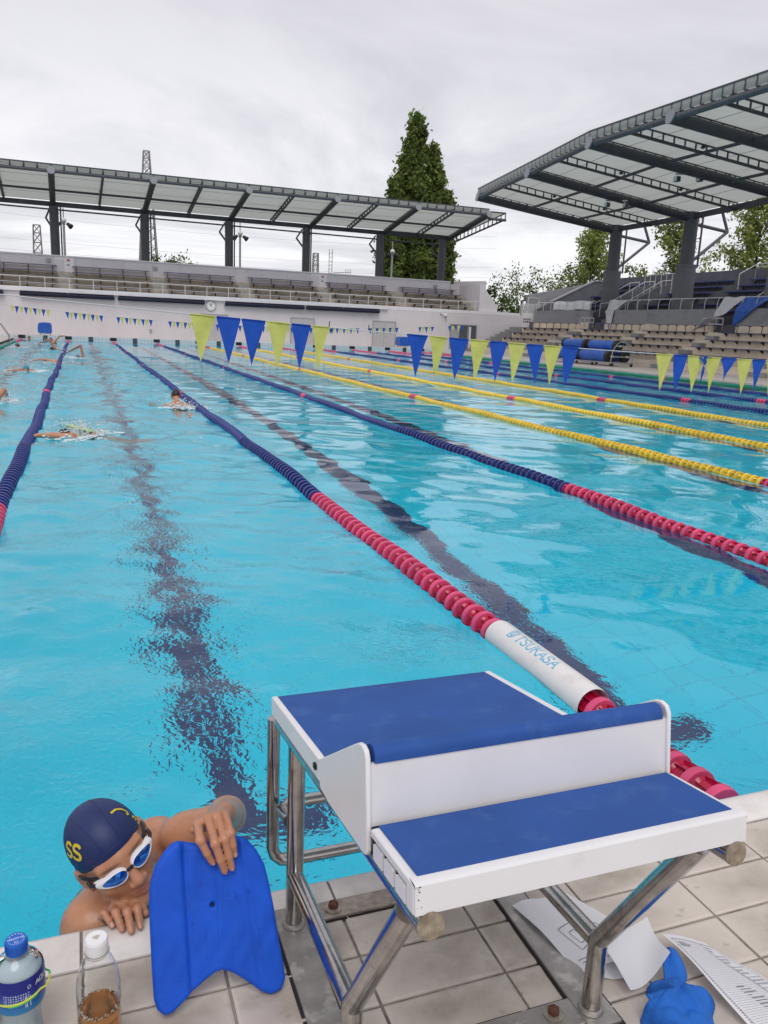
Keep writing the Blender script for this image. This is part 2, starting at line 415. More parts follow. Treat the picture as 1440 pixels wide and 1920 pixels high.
# the finest ripples come in gusts, mostly in the busy lanes
nz3 = N.new('ShaderNodeTexNoise'); nz3.inputs['Scale'].default_value = 1.6; nz3.inputs['Detail'].default_value = 3; L.new(geo.outputs['Position'], nz3.inputs['Vector'])
g3 = N.new('ShaderNodeMapRange'); g3.inputs[1].default_value = .36; g3.inputs[2].default_value = .62; g3.inputs[3].default_value = .15; L.new(nz3.outputs['Fac'], g3.inputs[0])
mr2 = N.new('ShaderNodeMapRange'); mr2.inputs[1].default_value = -.3; mr2.inputs[2].default_value = .5; mr2.inputs[3].default_value = .70; mr2.inputs[4].default_value = .03; L.new(sx.outputs['X'], mr2.inputs[0])
ml = N.new('ShaderNodeMath'); ml.operation = 'MULTIPLY'; L.new(g3.outputs[0], ml.inputs[0]); L.new(mr2.outputs[0], ml.inputs[1])
bp2 = N.new('ShaderNodeBump'); bp2.inputs['Distance'].default_value = .009; L.new(ml.outputs[0], bp2.inputs['Strength']); L.new(nz2.outputs['Fac'], bp2.inputs['Height']); L.new(bp_.outputs[0], bp2.inputs['Normal'])
L.new(bp2.outputs[0], b.inputs['Normal'])
me.materials.append(M_water)
ob('pool_water', me, kind='structure')

# ---- ground and decks
M_ground = MAT('ground_soil', (.13, .14, .09), .95, vary=.3, vscale=.3)
g = MB()
g.quad((-400, -400, -2.2), (400, -400, -2.2), (400, 900, -2.2), (-400, 900, -2.2))
g.build('ground', M_ground, kind='structure', smooth=0)
M_deck = tile_mat('far_deck_tile', (.56, .50, .45), (.36, .32, .29), .29, .145, 'XY', .006, .5, .08, dirt=(.45, .40, .36))
dk = MB()
dk.box((-14, .05, -2.1), (PX0, 53.9, .10)); dk.box((PX1, .05, -2.1), (26.0, 53.9, .12)); dk.box((PX0, 50.28, -2.1), (PX1, 53.9, .10))
dk.box((-60, 53.9, -2.1), (60, 58.0, .1)); dk.box((26.0, -8, -2.1), (44, 53.9, .11))
dk.build('pool_deck', M_deck, kind='structure', smooth=0)
# near deck: grout bed, then one object for every tile the photograph shows
M_grout = MAT('tile_grout', (.27, .24, .22), .9, vary=.3, vscale=40, dirt=(.10, .09, .08), dscale=11)
M_tile, N, L, b = _nt('glazed_deck_tile')
geo = N.new('ShaderNodeNewGeometry'); tcn = N.new('ShaderNodeTexCoord'); oi = N.new('ShaderNodeObjectInfo')
def nmath(op, a, b2=None, clamp=False):
    n = N.new('ShaderNodeMath'); n.operation = op; n.use_clamp = clamp
    for i, v in enumerate((a, b2)):
        if v is None: continue
        if isinstance(v, (int, float)): n.inputs[i].default_value = v
        else: L.new(v, n.inputs[i])
    return n.outputs[0]
def nnoise(s, d, r=.6):
    n = N.new('ShaderNodeTexNoise'); n.inputs['Scale'].default_value = s; n.inputs['Detail'].default_value = d; n.inputs['Roughness'].default_value = r
    L.new(geo.outputs['Position'], n.inputs['Vector']); return n.outputs['Fac']
# worn: old dirt film sits in the dished middle of each tile, the raised rims stay clean
sg = N.new('ShaderNodeSeparateXYZ'); L.new(tcn.outputs['Generated'], sg.inputs[0])
ex = nmath('ABSOLUTE', nmath('SUBTRACT', sg.outputs['X'], .5)); ey = nmath('ABSOLUTE', nmath('SUBTRACT', sg.outputs['Y'], .5))
rim = nmath('SUBTRACT', 1.0, nmath('MULTIPLY', nmath('MAXIMUM', ex, ey), 2.0), True)
film = nmath('MULTIPLY', nmath('MULTIPLY', nmath('POWER', rim, .45), nmath('SUBTRACT', nnoise(5.5, 5), .27, True), True), nmath('ADD', nmath('MULTIPLY', oi.outputs['Random'], 1.6), 1.4), True)
mx = N.new('ShaderNodeMix'); mx.data_type = 'RGBA'; L.new(film, mx.inputs[0]); mx.inputs[6].default_value = (.60, .535, .47, 1); mx.inputs[7].default_value = (.24, .195, .155, 1)
sp_ = nmath('GREATER_THAN', nnoise(30, 2), .71); mx2 = N.new('ShaderNodeMix'); mx2.data_type = 'RGBA'
L.new(nmath('MULTIPLY', sp_, .35), mx2.inputs[0]); L.new(mx.outputs[2], mx2.inputs[6]); mx2.inputs[7].default_value = (.26, .21, .17, 1)
L.new(mx2.outputs[2], b.inputs['Base Color'])
wet = nmath('MULTIPLY', nmath('SUBTRACT', nnoise(4.2, 4), .52, True), 9.0, True)     # patches still wet from splashing
L.new(nmath('SUBTRACT', nmath('ADD', nmath('MULTIPLY', nnoise(9, 4), .35), .20), nmath('MULTIPLY', wet, .22), True), b.inputs['Roughness'])
mxw = N.new('ShaderNodeMix'); mxw.data_type = 'RGBA'; mxw.blend_type = 'MULTIPLY'; L.new(wet, mxw.inputs[0]); L.new(mx2.outputs[2], mxw.inputs[6]); mxw.inputs[7].default_value = (.80, .79, .78, 1); L.new(mxw.outputs[2], b.inputs['Base Color'])
bn = N.new('ShaderNodeBump'); bn.inputs['Strength'].default_value = .2; bn.inputs['Distance'].default_value = .003; L.new(nnoise(26, 3), bn.inputs['Height']); L.new(bn.outputs[0], b.inputs['Normal'])
M_coping = MAT('glazed_coping_tile', (.72, .68, .655), .28, vary=.05, vscale=7, dirt=(.58, .53, .49), dscale=6, obj_rand=.04, bump=.08, bscale=30, bdist=.003)
near = MB().box((-40, -30, -2.1), (PX0, .05, DECK - .006)).box((PX0, -30, -2.1), (PX1, .045, DECK - .006)).box((PX1, -30, -2.1), (26, .05, DECK - .006)).build('near_deck', M_grout, kind='structure', smooth=0)
def tile_mesh(name, sx, sy, mat, nose=False):
    m = MB(); e = .006; h = .010; gx, gy = sx / 2, sy / 2
    # dished top: rim ring, inner field 1.2 mm lower
    ring = [(gx, gy, -h), (gx, gy, -.0025), (gx - e, gy - e, 0), (gx - .03, gy - .03, -.0012)]
    vs = []
    for a, b_, z in ring:
        n = a - 0
        vs += [(-a, -b_, z), (a, -b_, z), (a, b_, z), (-a, b_, z)]
    fs = []
    for i in range(3):
        for j in range(4): fs.append((i*4+j, i*4+(j+1)%4, (i+1)*4+(j+1)%4, (i+1)*4+j))
    fs.append((12, 13, 14, 15)); m.add(vs, fs)
    return m.mesh(name, mat, 25)
PXT, PYT = .2868, .1395
tm = tile_mesh('tile', PXT - .007, PYT - .007, M_tile)
# coping: rounded nose over the water
cm = MB(); prof = [(.052, -.05), (.056, -.03), (.055, -.014), (.049, -.005), (.038, -.001), (.020, 0), (-.066, 0), (-.069, -.003), (-.069, -.012)]
cm.prism([(y, z) for y, z in prof], -PXT/2 + .0035, PXT/2 - .0035, lambda a, b_, t: (t, a, b_))
cmesh = cm.mesh('coping_tile', M_coping, 50)
for i in range(-9, 22):
    ob('coping_tile', cmesh, near, loc=(-1.0785 + PXT/2 + PXT * i, 0, DECK + rnd.uniform(-.0006, .0006)))
for j in range(7):
    for i in range(-6, 8):
        x = -1.0785 + PXT/2 + PXT * i; y = -.0755 - PYT/2 - PYT * j
        if x < -2.6 or x > 1.0: continue
        t = ob('tile', tm, near, loc=(x, y, DECK + rnd.uniform(-.0007, .0007)), rot=(rnd.gauss(0, .002), rnd.gauss(0, .002), rnd.gauss(0, .001)))
M_farn = tile_mat('deck_tile_beyond', (.52, .47, .43), (.27, .24, .22), PXT, PYT, 'XY', .007, .4, .08, dirt=(.40, .35, .30))
bt = MB()
bt.box((-40, -30, DECK-.004), (-2.6, -.075, DECK-.001)); bt.box((.93, -30, DECK-.004), (26, -.075, DECK-.001)); bt.box((-2.6, -30, DECK-.004), (.93, -1.06, DECK-.001))
bt.build('deck_paving', M_farn, kind='structure', smooth=0)

# ---- raised end wall across the far end with its targets and rope recesses
M_endtile = tile_mat('end_wall_tile', (.58, .62, .63), (.40, .44, .45), .2, .15, 'XZ', .012, .35, .04)
ew = MB().box((PX0 - .6, 50.0, -.05), (22.2, 50.28, .29)).build('end_wall', M_endtile, kind='structure', smooth=0)
M_target = tile_mat('target_tile', (.02, .035, .045), (.12, .15, .16), .12, .15, 'XZ', .01, .3, .2)
M_recess = MAT('black_rubber', (.018, .017, .018), .7)
for k in range(10):
    x = -3.75 + 2.5 * k
    MB().box((x - .13, 49.985, -.25), (x + .13, 50.002, .285)).build('target', M_target, ew, smooth=0)
for k in range(11):
    x = -5 + 2.5 * k
    MB().box((x - .17, 49.98, .09), (x + .20, 50.003, .275)).build('rope_recess', M_recess, ew, smooth=0)

# ---- lane ropes
def plastic(name, c, rough=.35): return MAT(name, c, rough, vary=.16, vscale=9, spec=.5, obj_rand=.10)
ROPE = {'blue': ((.014, .030, .19), (.005, .009, .09)), 'yellow': ((.80, .56, .07), (.66, .42, .01)), 'green': ((.005, .22, .14), (.002, .11, .07)), 'red': ((.66, .07, .18), (.42, .004, .045))}
RM = {k: (plastic(k + '_float_rim', a), plastic(k + '_float_body', b_, .2)) for k, (a, b_) in ROPE.items()}  # lighter rims put light scattered by the plastic into the colour
def float_bm(r, hi):
    """one wave-breaking float, axis along Y: two rims, a slimmer core between them and vanes"""
    m = MB(); n = 20 if hi else 9; p = .0545
    if hi:
        prof = [(r*.50, -p*.98), (r*.97, -p*.98), (r, -p*.88), (r, -p*.42), (r*.96, -p*.34), (r*.70, -p*.26), (r*.66, p*.7), (r*.80, p*.92), (r*.50, p*.98)]
        m.lathe(prof, (0,0,0), 'Y', n, 0, mis=[0,0,0,0,1,1,1,1])
        for q in range(8):
            a = 2 * math.pi * q / 8; c, s_ = math.cos(a), math.sin(a); t = .0016
            def pt(rr, y, e): return (rr*c - e*s_, y, rr*s_ + e*c)
            vs = [pt(rr, y, e) for e in (-t, t) for rr, y in ((r*.64, -p*.4), (r*.93, -p*.38), (r*.93, p*.1), (r*.78, p*.95), (r*.64, p*.95))]
            m.add(vs, [(4,3,2,1,0), (5,6,7,8,9), (0,1,6,5), (1,2,7,6), (2,3,8,7), (3,4,9,8)], 1)
    else:
        m.lathe([(r*.6, -p), (r, -p*.95), (r, -p*.2), (r*.74, -p*.05), (r*.72, p*.95)], (0,0,0), 'Y', n, 0, mis=[0,0,1,1])
    return m
FR = .072
hi_mesh = {c: float_bm(FR, True).mesh('float', list(RM[c]), 40) for c in RM}
lo_bm = float_bm(FR, False); LV = np.array(lo_bm.v, np.float32); LF = np.array(lo_bm.f, np.int32); LM = np.array(lo_bm.m, np.int32)
M_cable = MAT('steel_cable', (.25, .25, .26), .4, .8)
rope_cols = ['green', 'blue', 'blue', 'blue', 'yellow', 'yellow', 'yellow', 'blue', 'blue', 'blue', 'green']
rope_lab = ['green lane rope along the left wall of the pool', 'blue lane rope leaving the picture at the left edge between swimmers',
  'blue and red lane rope ending in a white printed tube beside the starting block', 'blue lane rope with long red near end, right of the white tube rope',
  'yellow lane rope nearest the starting block', 'middle one of the three yellow lane ropes', 'yellow lane rope farthest from the block, next to the right blue ropes',
  'blue lane rope right beside the farthest yellow rope', 'blue lane rope midway between yellow and green ropes on the right', 'blue lane rope right beside the green rope on the right', 'green lane rope along the right wall of the pool below the seating']
near_lim = [0, 8.0, 8.5, 9.5, 10.0, 10.0, 0, 0, 0, 0, 0]
PITCH = .1095
def rope_xy(k, y):
    x = -5 + 2.5 * k
    fade = min(1, max(0, y - .6) / 3) * min(1, max(0, 49 - y) / 3)
    dx = (.018 * math.sin(y * .55 + k * 1.7) + .009 * math.sin(y * 1.9 + k)) * fade
    dz = .008 * math.sin(y * 1.6 + k * 2.1) + .004 * math.sin(y * 4.1 + k)
    return x + dx, dz + .008
for k in range(11):
    t = thing('lane_rope', rope_lab[k], 'lane rope', (-5 + 2.5 * k, .06, 0), group='lane ropes stretched along the pool')
    MB().path([(*[(rope_xy(k, y)[0])], y, rope_xy(k, y)[1]) for y in np.arange(.06, 49.98, .25)], .006, 5).build('cable', M_cable, t)
    y = .20; bv, bf, bm_ = [], [], []
    mats = [m_ for c in ('blue', 'yellow', 'green', 'red') for m_ in RM[c]]
    marks = (15.0, 25.0, 35.0)
    while y < 49.8:
        c = rope_cols[k]
        if y < 5.0 or y > 45.0 or any(abs(y - q) < .16 for q in marks): c = 'red'
        x, z = rope_xy(k, y); x2, z2 = rope_xy(k, y + .1)
        skip = (k == 2 and .98 < y < 1.66)
        if not skip:
            if y < near_lim[k]:
                ob('float', hi_mesh[c], t, loc=(x, y, z), rot=(math.atan2(z2 - z, .1) + rnd.gauss(0, .02), rnd.uniform(0, 6.28), -math.atan2(x2 - x, .1) + rnd.gauss(0, .02)))
            else:
                bv.append(LV + np.array([x, y, z], np.float32)); bf.append(LF + len(LV) * (len(bv) - 1)); bm_.append(LM + 2 * ('blue', 'yellow', 'green', 'red').index(c))
        y += PITCH
    me = np_mesh('float_run', np.concatenate(bv), np.concatenate(bf), mats); me.polygons.foreach_set('material_index', np.concatenate(bm_).astype(np.int32))
    ob('float_run', me, t, kind='stuff')
    if k == 2:
        M_tube = MAT('white_tube_plastic', (.72, .70, .69), .35, vary=.05, vscale=5, dirt=(.55, .52, .5), dscale=5, dpos=(.55, .85))
        M_print = MAT('pale_blue_print', (.10, .42, .62), .5)
        r_ = .078
        prof = [(r_*.90, -.30), (r_*.93, -.398), (r_*.975, -.402), (r_, -.39), (r_, .39), (r_*.975, .402), (r_*.93, .398), (r_*.90, .3)]
        tb = MB().lathe(prof, (0, 1.268, .012), 'Y', 40).build('float_tube', M_tube, t, smooth=40)
        th0 = R(122)
        def on_tube(u, v):  # u along the tube towards the block, v round it
            a = th0 - v / r_
            return (math.cos(a) * (r_ + .0006), 1.53 - u, .012 + math.sin(a) * (r_ + .0006))
        pm = MB(); word(pm, 'TSUKASA', .052, .0072, .049, lambda u, v: on_tube(u + .080, v - .003), serif=True, sub=3)
        sq = lambda pts: stroke(pm, [(a*1.25, b_*1.25) for a, b_ in pts], .0072, on_tube, sub=3)
        sq([(0, .046), (.046, .046)]); sq([(.012, .046), (.012, -.004), (.034, -.004), (.046, .010), (.046, .034), (.022, .034), (.022, .006), (.034, .006), (.036, .024)])
        pm.build('print', M_print, tb, smooth=0)

# ---- pennant lines
M_pb = MAT('blue_pennant_cloth', (.018, .095, .50), .7, vary=.08, vscale=12, bump=.3, bscale=90, bdist=.003)
M_py = MAT('yellow_pennant_cloth', (.72, .68, .17), .7, vary=.08, vscale=12, bump=.3, bscale=90, bdist=.003)
for m_ in (M_pb, M_py):   # thin cloth lets some light through
    N, L = m_.node_tree.nodes, m_.node_tree.links; b = N['Principled BSDF']; o_ = N['Material Output']
    tr = N.new('ShaderNodeBsdfTranslucent'); mxs = N.new('ShaderNodeMixShader'); mxs.inputs[0].default_value = .35
    src = b.inputs['Base Color'].links[0].from_socket; L.new(src, tr.inputs[0])
    L.new(b.outputs[0], mxs.inputs[1]); L.new(tr.outputs[0], mxs.inputs[2]); L.new(mxs.outputs[0], o_.inputs[0])
M_cord = MAT('white_cord', (.55, .55, .55), .7)
def pennant_bm(x0, x1, drop, y, zf, twist=0., fold=0., lean=0., n=10):
    """tapering cloth from x0..x1 on the cord; rows curl a little, twist turns it about its own line"""
    m = MB(); vs = []; w_ = x1 - x0; xc = (x0 + x1) / 2
    ph = rnd.uniform(0, 6.28); cols = 5
    for i in range(n + 1):
        f = i / n; hw = w_ / 2 * (1 - f) + .0006
        a = twist * min(1, f * 3) * 1.0 + .06 * math.sin(3 * f + ph)
        for j in range(cols):
            s_ = -1 + 2 * j / (cols - 1); u = s_ * hw * (1 - .55 * fold * f)
            bil = .010 * math.sin(s_ * 2.2 + ph + f * 3) * (1 - f) * f * 3
            X = xc + lean * f + u * math.cos(a); Y = y + u * math.sin(a) + bil + .012 * f * math.sin(ph)
            Z = zf(xc + u if i == 0 else xc + u * .9) - drop * f * (1 - .25 * fold) - (.02 * fold * s_ if f > .2 else 0)
            vs.append((X, Y, Z))
    fs = [(i*cols+j, i*cols+j+1, (i+1)*cols+j+1, (i+1)*cols+j) for i in range(n) for j in range(cols-1)]
    m.add(vs, fs); zt = zf(xc)
    # hem rolled over the cord
    m.tube((x0 + .004, y, zf(x0) ), (x1 - .004, y, zf(x1)), .0065, 8)
    return m
zn = lambda x: 1.288 + .0031 * (x - 7.5) ** 2
near_line = thing('pennant_line', 'near string of large blue and yellow pennants across the pool in front of the block', 'pennant line', (-5.9, 5, 0), group='backstroke pennant lines')
MB().path([(x, 5.0, zn(x)) for x in np.arange(-5.8, 20.9, .4)], .0045, 6).build('cord', M_cord, near_line)
seq = [(-1.07,-.87,'y'),(-.865,-.67,'b'),(-.665,-.465,'b'),(-.46,-.265,'y'),(-.255,-.085,'b'),(-.075,.07,'y'),
       (.77,.975,'b'),(.985,1.165,'y'),(1.175,1.375,'b'),(1.385,1.575,'y'),(1.585,1.765,'b'),(1.775,1.955,'y'),(1.965,2.145,'b'),(2.155,2.335,'y'),(2.345,2.53,'b'),
       (3.43,3.625,'y'),(3.635,3.815,'b'),(3.825,4.01,'y'),(4.0,4.06,'b'),(4.055,4.235,'y'),(4.24,4.44,'f'),(4.455,4.64,'y'),(4.65,4.83,'b'),(4.84,5.02,'y'),(5.03,5.21,'b')]
for x in np.arange(6.0, 20, 2.6):
    for q in range(9): seq.append((x + .2*q, x + .2*q + .185, 'by'[q % 2]))
for x0, x1, c in seq:
    if x1 - x0 < .1: pb = pennant_bm(x0 - .05, x1 + .07, .36, 5.0, zn, twist=1.1, lean=-.03)
    elif c == 'f': pb = pennant_bm(x0, x1, .27, 5.0, zn, fold=.8, lean=-.05)
    else: pb = pennant_bm(x0, x1, .36, 5.0, zn, twist=rnd.gauss(0, .16), lean=rnd.gauss(-.012, .014))
    pb.build('pennant', M_py if c == 'y' else M_pb, near_line, smooth=60)
for x in (.07, .42): MB().tube((x, 5, zn(x)), (x + .004, 5.0, zn(x) + .05), .004, 6).build('cord_clip', M_recess, near_line)
zf_ = lambda x: 1.30 + .0034 * (x - 7.4) ** 2
far_line = thing('pennant_line', 'far string of small blue and yellow pennants in front of the white wall', 'pennant line', (-5.9, 45, 0), group='backstroke pennant lines')
MB().path([(x, 45.0, zf_(x)) for x in np.arange(-5.8, 20.9, .5)], .006, 5).build('cord', M_cord, far_line)
starts = [-7.6, -5.15, -2.54, .02, 2.71, 5.3, 7.9, 10.3, 11.9, 14.4, 17.6, 19.6]
for gi, s0 in enumerate(starts):
    for q in range(9 if gi not in (10, 11) else 5):
        if s0 + .21*q < -5.7: continue
        pennant_bm(s0 + .21*q, s0 + .21*q + .2, .36, 45.0, zf_, twist=rnd.gauss(0, .25), lean=rnd.gauss(0, .02), n=4).build('pennant', M_pb if (q + (gi == 1)) % 2 == 0 else M_py, far_line, smooth=60)
# ================================================================== FAR GRANDSTAND
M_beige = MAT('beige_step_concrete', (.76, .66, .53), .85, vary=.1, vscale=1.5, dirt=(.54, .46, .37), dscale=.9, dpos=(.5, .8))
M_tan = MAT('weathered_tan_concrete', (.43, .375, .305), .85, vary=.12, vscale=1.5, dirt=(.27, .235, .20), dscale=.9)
M_cgrey = MAT('grey_stair_concrete', (.30, .30, .29), .9, vary=.15, vscale=2)
M_bench = MAT('blue_bench_plastic', (.045, .06, .20), .5, vary=.15, vscale=4)
M_bracket = MAT('dark_bracket_steel', (.07, .06, .06), .6)
M_awn = MAT('navy_rolled_fabric', (.012, .013, .035), .75)
M_door = MAT('grey_door_paint', (.47, .46, .47), .5, vary=.05, vscale=1)
M_frame = MAT('grey_frame_metal', (.33, .33, .34), .5)
M_glass = MAT('dark_window_glass', (.10, .11, .13), .08, spec=.8)
fs_ = thing('grandstand', 'white concrete grandstand with beige tiers across the far end of the pool', 'grandstand', (11, 54, .1))
FX0, FX1 = -14.0, 29.7
MB().box((FX0, 54.0, .1), (FX1, 54.3, 2.84)).build('front_wall', M_white, fs_, smooth=0)
MB().box((FX0, 53.86, 2.843), (18.9, 54.42, 3.10)).prism([(18.9, 2.843), (26.1, 2.843), (29.7, 2.843), (29.7, 3.06), (18.9, 3.10)], 53.99, 54.42, lambda a, b, t: (a, t, b)).build('parapet_band', M_white2, fs_, smooth=0)
for x0, x1 in [(-12, -6.1), (-5.2, .30), (.50, 5.95), (7.25, 12.70), (12.80, 18.2)]:
    xo = (x0 - .0, x1)
    m = MB(); m.tube((xo[0], 53.80, 2.67), (xo[1], 53.80, 2.67), .135, 12)
    m.box((xo[0], 53.70, 2.80), (xo[1], 53.855, 2.838), 1)
    for x in (xo[0] + .02, (xo[0] + xo[1]) / 2, xo[1] - .02): m.box((x - .03, 53.72, 2.56), (x + .03, 53.99, 2.838), 2)
    m.build('awning', [M_awn, M_awn, M_rail], fs_)
for x0, x1, zt in [(5.75, 7.45, 1.9), (11.85, 13.45, 1.92), (17.85, 19.52, 1.96)]:
    d = MB().box((x0, 53.965, .12), ((x0+x1)/2 - .006, 53.998, zt)).box(((x0+x1)/2 + .006, 53.965, .12), (x1, 53.998, zt)).build('door', M_door, fs_, smooth=0)
    f = MB().box((x0-.06, 53.95, .1), (x0-.004, 53.999, zt+.06)).box((x1+.004, 53.95, .1), (x1+.06, 53.999, zt+.06)).box((x0-.004, 53.95, zt+.004), (x1+.004, 53.999, zt+.06)).build('door_frame', M_frame, d, smooth=0)
    MB().tube(((x0+x1)/2 + .08, 53.93, .95), ((x0+x1)/2 + .2, 53.93, .95), .018, 6).build('handle', M_frame, d)
gd = MB().box((23.92, 53.975, .12), (26.1, 53.999, 1.96)).build('glass_door', M_glass, fs_, smooth=0)
for x in (23.92, 24.62, 25.36, 26.06): MB().box((x-.03, 53.93, .12), (x+.03, 53.974, 1.98)).build('door_frame', M_frame, gd, smooth=0)
MB().box((23.89, 53.93, 1.985), (26.09, 53.974, 2.05)).build('door_frame', M_frame, gd, smooth=0)
for x in np.arange(24.0, 24.6, .09): MB().box((x, 53.962, .2), (x + .035, 53.974, 1.9)).build('blind_slat', M_white2, gd, smooth=0)
MB().box((25.45, 53.962, .2), (25.62, 53.974, 1.9)).build('blind_slat', M_white2, gd, smooth=0)
# tiers (treads at rising heights) and rows of benches between the aisles
tz = [2.95, 3.40, 3.83, 4.24]; ty = [54.43, 55.35, 56.25, 57.15, 58.05]
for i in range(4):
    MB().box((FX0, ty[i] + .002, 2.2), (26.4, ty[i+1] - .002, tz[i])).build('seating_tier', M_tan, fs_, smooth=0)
aisles = [(-8.9, -8.1), (-2.99, -2.27), (2.90, 3.63), (8.68, 9.46), (14.5, 15.25), (20.2, 21.1), (26.0, 26.38)]
for a0, a1 in aisles:
    st = MB()
    for i in range(1, 4):
        st.box((a0, ty[i] - .42, tz[i-1] + .003), (a1, ty[i] - .004, tz[i-1] + .225)); st.box((a0, ty[i] + .004, tz[i] + .003), (a1, ty[i] + .45, tz[i] + .010))
    st.box((a0, 54.5, 2.953), (a1, 54.92, 2.965))
    st.build('aisle_stair', M_cgrey, fs_, smooth=0)
edges = [FX0] + [v for a in aisles for v in a]
for s_ in range(0, len(edges) - 1, 2):
    x0, x1 = edges[s_] + .12, edges[s_+1] - .12
    for i in range(4):
        y = ty[i+1] - .42; zz = tz[i] + .42
        m = MB().box((x0, y, zz - .03), (x1, y + .34, zz))
        for x in np.linspace(x0 + .25, x1 - .25, max(3, int((x1 - x0) / 1.0))):
            if i < 3: m.add([(x-.02, y+.05, zz-.031), (x+.02, y+.05, zz-.031), (x+.02, y+.415, zz-.031), (x-.02, y+.415, zz-.031), (x-.02, y+.415, zz-.28), (x+.02, y+.415, zz-.28)], [(0,1,2,3), (0,3,4), (1,5,2), (0,4,5,1), (3,2,5,4)], 1)
            else: m.box((x-.03, y+.1, tz[i]), (x+.03, y+.16, zz-.031), 1)
        m.build('bench', [M_bench, M_bracket], fs_, smooth=0)
for x in np.arange(FX0 + .3, 26.3, 1.42): MB().tube((x, 54.36, 3.10), (x, 54.36, 3.72), .022, 6).build('railing_post', M_rail, fs_)
MB().tube((FX0, 54.36, 3.73), (26.3, 54.36, 3.73), .024, 6).build('handrail', M_rail, fs_)
MB().tube((FX0, 54.36, 3.37), (26.3, 54.36, 3.37), .010, 5).build('handrail', M_rail, fs_)
bw = MB().box((FX0, 58.06, 2.2), (25.6, 58.35, 5.25)).build('back_wall', M_white, fs_, smooth=0)
MB().box((FX0, 58.0, 5.253), (25.6, 58.41, 5.33)).build('wall_cap', M_white2, bw, smooth=0)
for x in np.arange(-12.2, 25, 1.9): MB().box((x-.012, 58.052, 4.3), (x+.012, 58.0585, 5.25)).build('wall_joint', M_door, bw, smooth=0)
# end wall that steps down to the corner, and the tall slab behind it
MB().prism([(25.62, 2.2), (29.7, 2.2), (29.7, 2.9), (28.0, 3.0), (27.75, 3.42), (26.35, 5.12), (25.62, 5.12)], 58.0, 58.35, lambda a, b, t: (a, t, b)).build('side_wall', M_white, fs_, smooth=0)
MB().prism([(26.4, 3.05), (27.95, 3.05), (27.95, 3.45), (26.55, 5.05), (26.4, 5.05)], 54.44, 57.99, lambda a, b, t: (a, t, b) if t < 55 else (a, t, b)).build('side_wall', M_white, fs_, smooth=0)
MB().prism([(26.6, 2.9), (29.3, 2.9), (29.3, 5.62), (26.6, 5.42)], 59.2, 59.5, lambda a, b, t: (a, t, b)).build('slab_wall', M_white, fs_, smooth=0)
for i in range(6): MB().box((26.40 + .25*i, 54.45, 3.03), (26.40 + .25*i + .24, 54.9, 3.30 + .0*i + (4.9 - 3.3) * (1 - i/6))).build('aisle_stair', M_cgrey, fs_, smooth=0) if False else None
MB().box((FX1 + .002, 54.0, .1), (FX1 + .25, 59, 2.95)).build('side_wall', M_white, fs_, smooth=0)

# things fixed on the far stand
cl = thing('wall_clock', 'round white wall clock between the navy awnings on the far wall', 'clock', (6.38, 53.98, 2.48))
MB().lathe([(0, 0), (.335, 0), (.345, -.03), (.335, -.06), (.315, -.062), (.315, -.04)], (6.38, 53.995, 2.48), 'Y', 32).build('rim', MAT('clock_rim_grey', (.22, .22, .22), .4), cl)
MB().lathe([(.312, -.041), (0, -.041)], (6.38, 53.995, 2.48), 'Y', 32).build('dial', MAT('clock_dial_white', (.75, .75, .73), .5), cl)
M_ink = MAT('black_ink', (.02, .02, .02), .6)
for q in range(12):
    a = q * math.pi / 6; r0, r1 = .245, .285
    MB().bar((6.38 + math.sin(a)*r0, 53.948, 2.48 + math.cos(a)*r0), (6.38 + math.sin(a)*r1, 53.948, 2.48 + math.cos(a)*r1), .028, .004, up=(0,1,0)).build('hour_mark', M_ink, cl, smooth=0)
for a, l_, w_ in ((R(-30), .17, .035), (R(30), .25, .024)):
    MB().bar((6.38 - math.sin(a)*.04, 53.94, 2.48 - math.cos(a)*.04), (6.38 + math.sin(a)*l_, 53.94, 2.48 + math.cos(a)*l_), w_, .004, up=(0,1,0)).build('hand', M_ink, cl, smooth=0)
sc_ = thing('security_camera', 'small white dome security camera under the parapet of the far wall', 'camera', (23.4, 53.9, 2.6))
MB().box((23.05, 53.9, 2.66), (23.15, 53.999, 2.76)).build('junction_box', M_frame, sc_)
MB().tube((23.1, 53.92, 2.75), (23.42, 53.86, 2.75), .03, 8).build('arm', M_white2, sc_)
MB().ball((23.42, 53.84, 2.64), .12, 12, 8).build('housing', M_white2, sc_)
MB().ball((23.42, 53.82, 2.54), .075, 10, 6).build('dome', M_glass, sc_)
M_red = MAT('red_lamp', (.45, .02, .03), .4)
for x, lb in ((-2.62, 'pale fire hydrant cabinet with a red lamp on the back wall near the left column'), (14.9, 'pale fire hydrant cabinet with a red lamp in the middle of the far stand')):
    hb = thing('hydrant_cabinet', lb, 'cabinet', (x, 58.04, 4.3), group='fire hydrant cabinets on the far stand')
    MB().box((x-.62, 57.95, 4.26), (x+.62, 58.05, 5.2)).build('cabinet', M_white2, hb, smooth=0)
    MB().box((x-.58, 57.943, 4.3), (x-.01, 57.9495, 5.05)).build('cabinet_door', M_white, hb, smooth=0)
    MB().ball((x + .25, 57.92, 5.05), .075, 8, 5).build('lamp', M_red, hb)
    MB().box((x+.14, 57.942, 4.68), (x+.34, 57.949, 4.78)).build('sign', M_frame, hb, smooth=0)
for x, y, z in ((-3.6, 58.03, 4.85), (3.2, 58.03, 4.75), (24.3, 58.03, 4.75)):
    o_ = MB().box((x-.15, y-.06, z), (x+.15, y+.028, z+.24)).build('wall_lamp', M_frame, None, smooth=0, label={-3.6: 'small grey box on the far back wall left of the hydrant cabinet', 3.2: 'small grey box on the far back wall right of the second column', 24.3: 'small grey box on the far back wall below the last column'}[x], cat='wall box', group='wall boxes on the far stand')
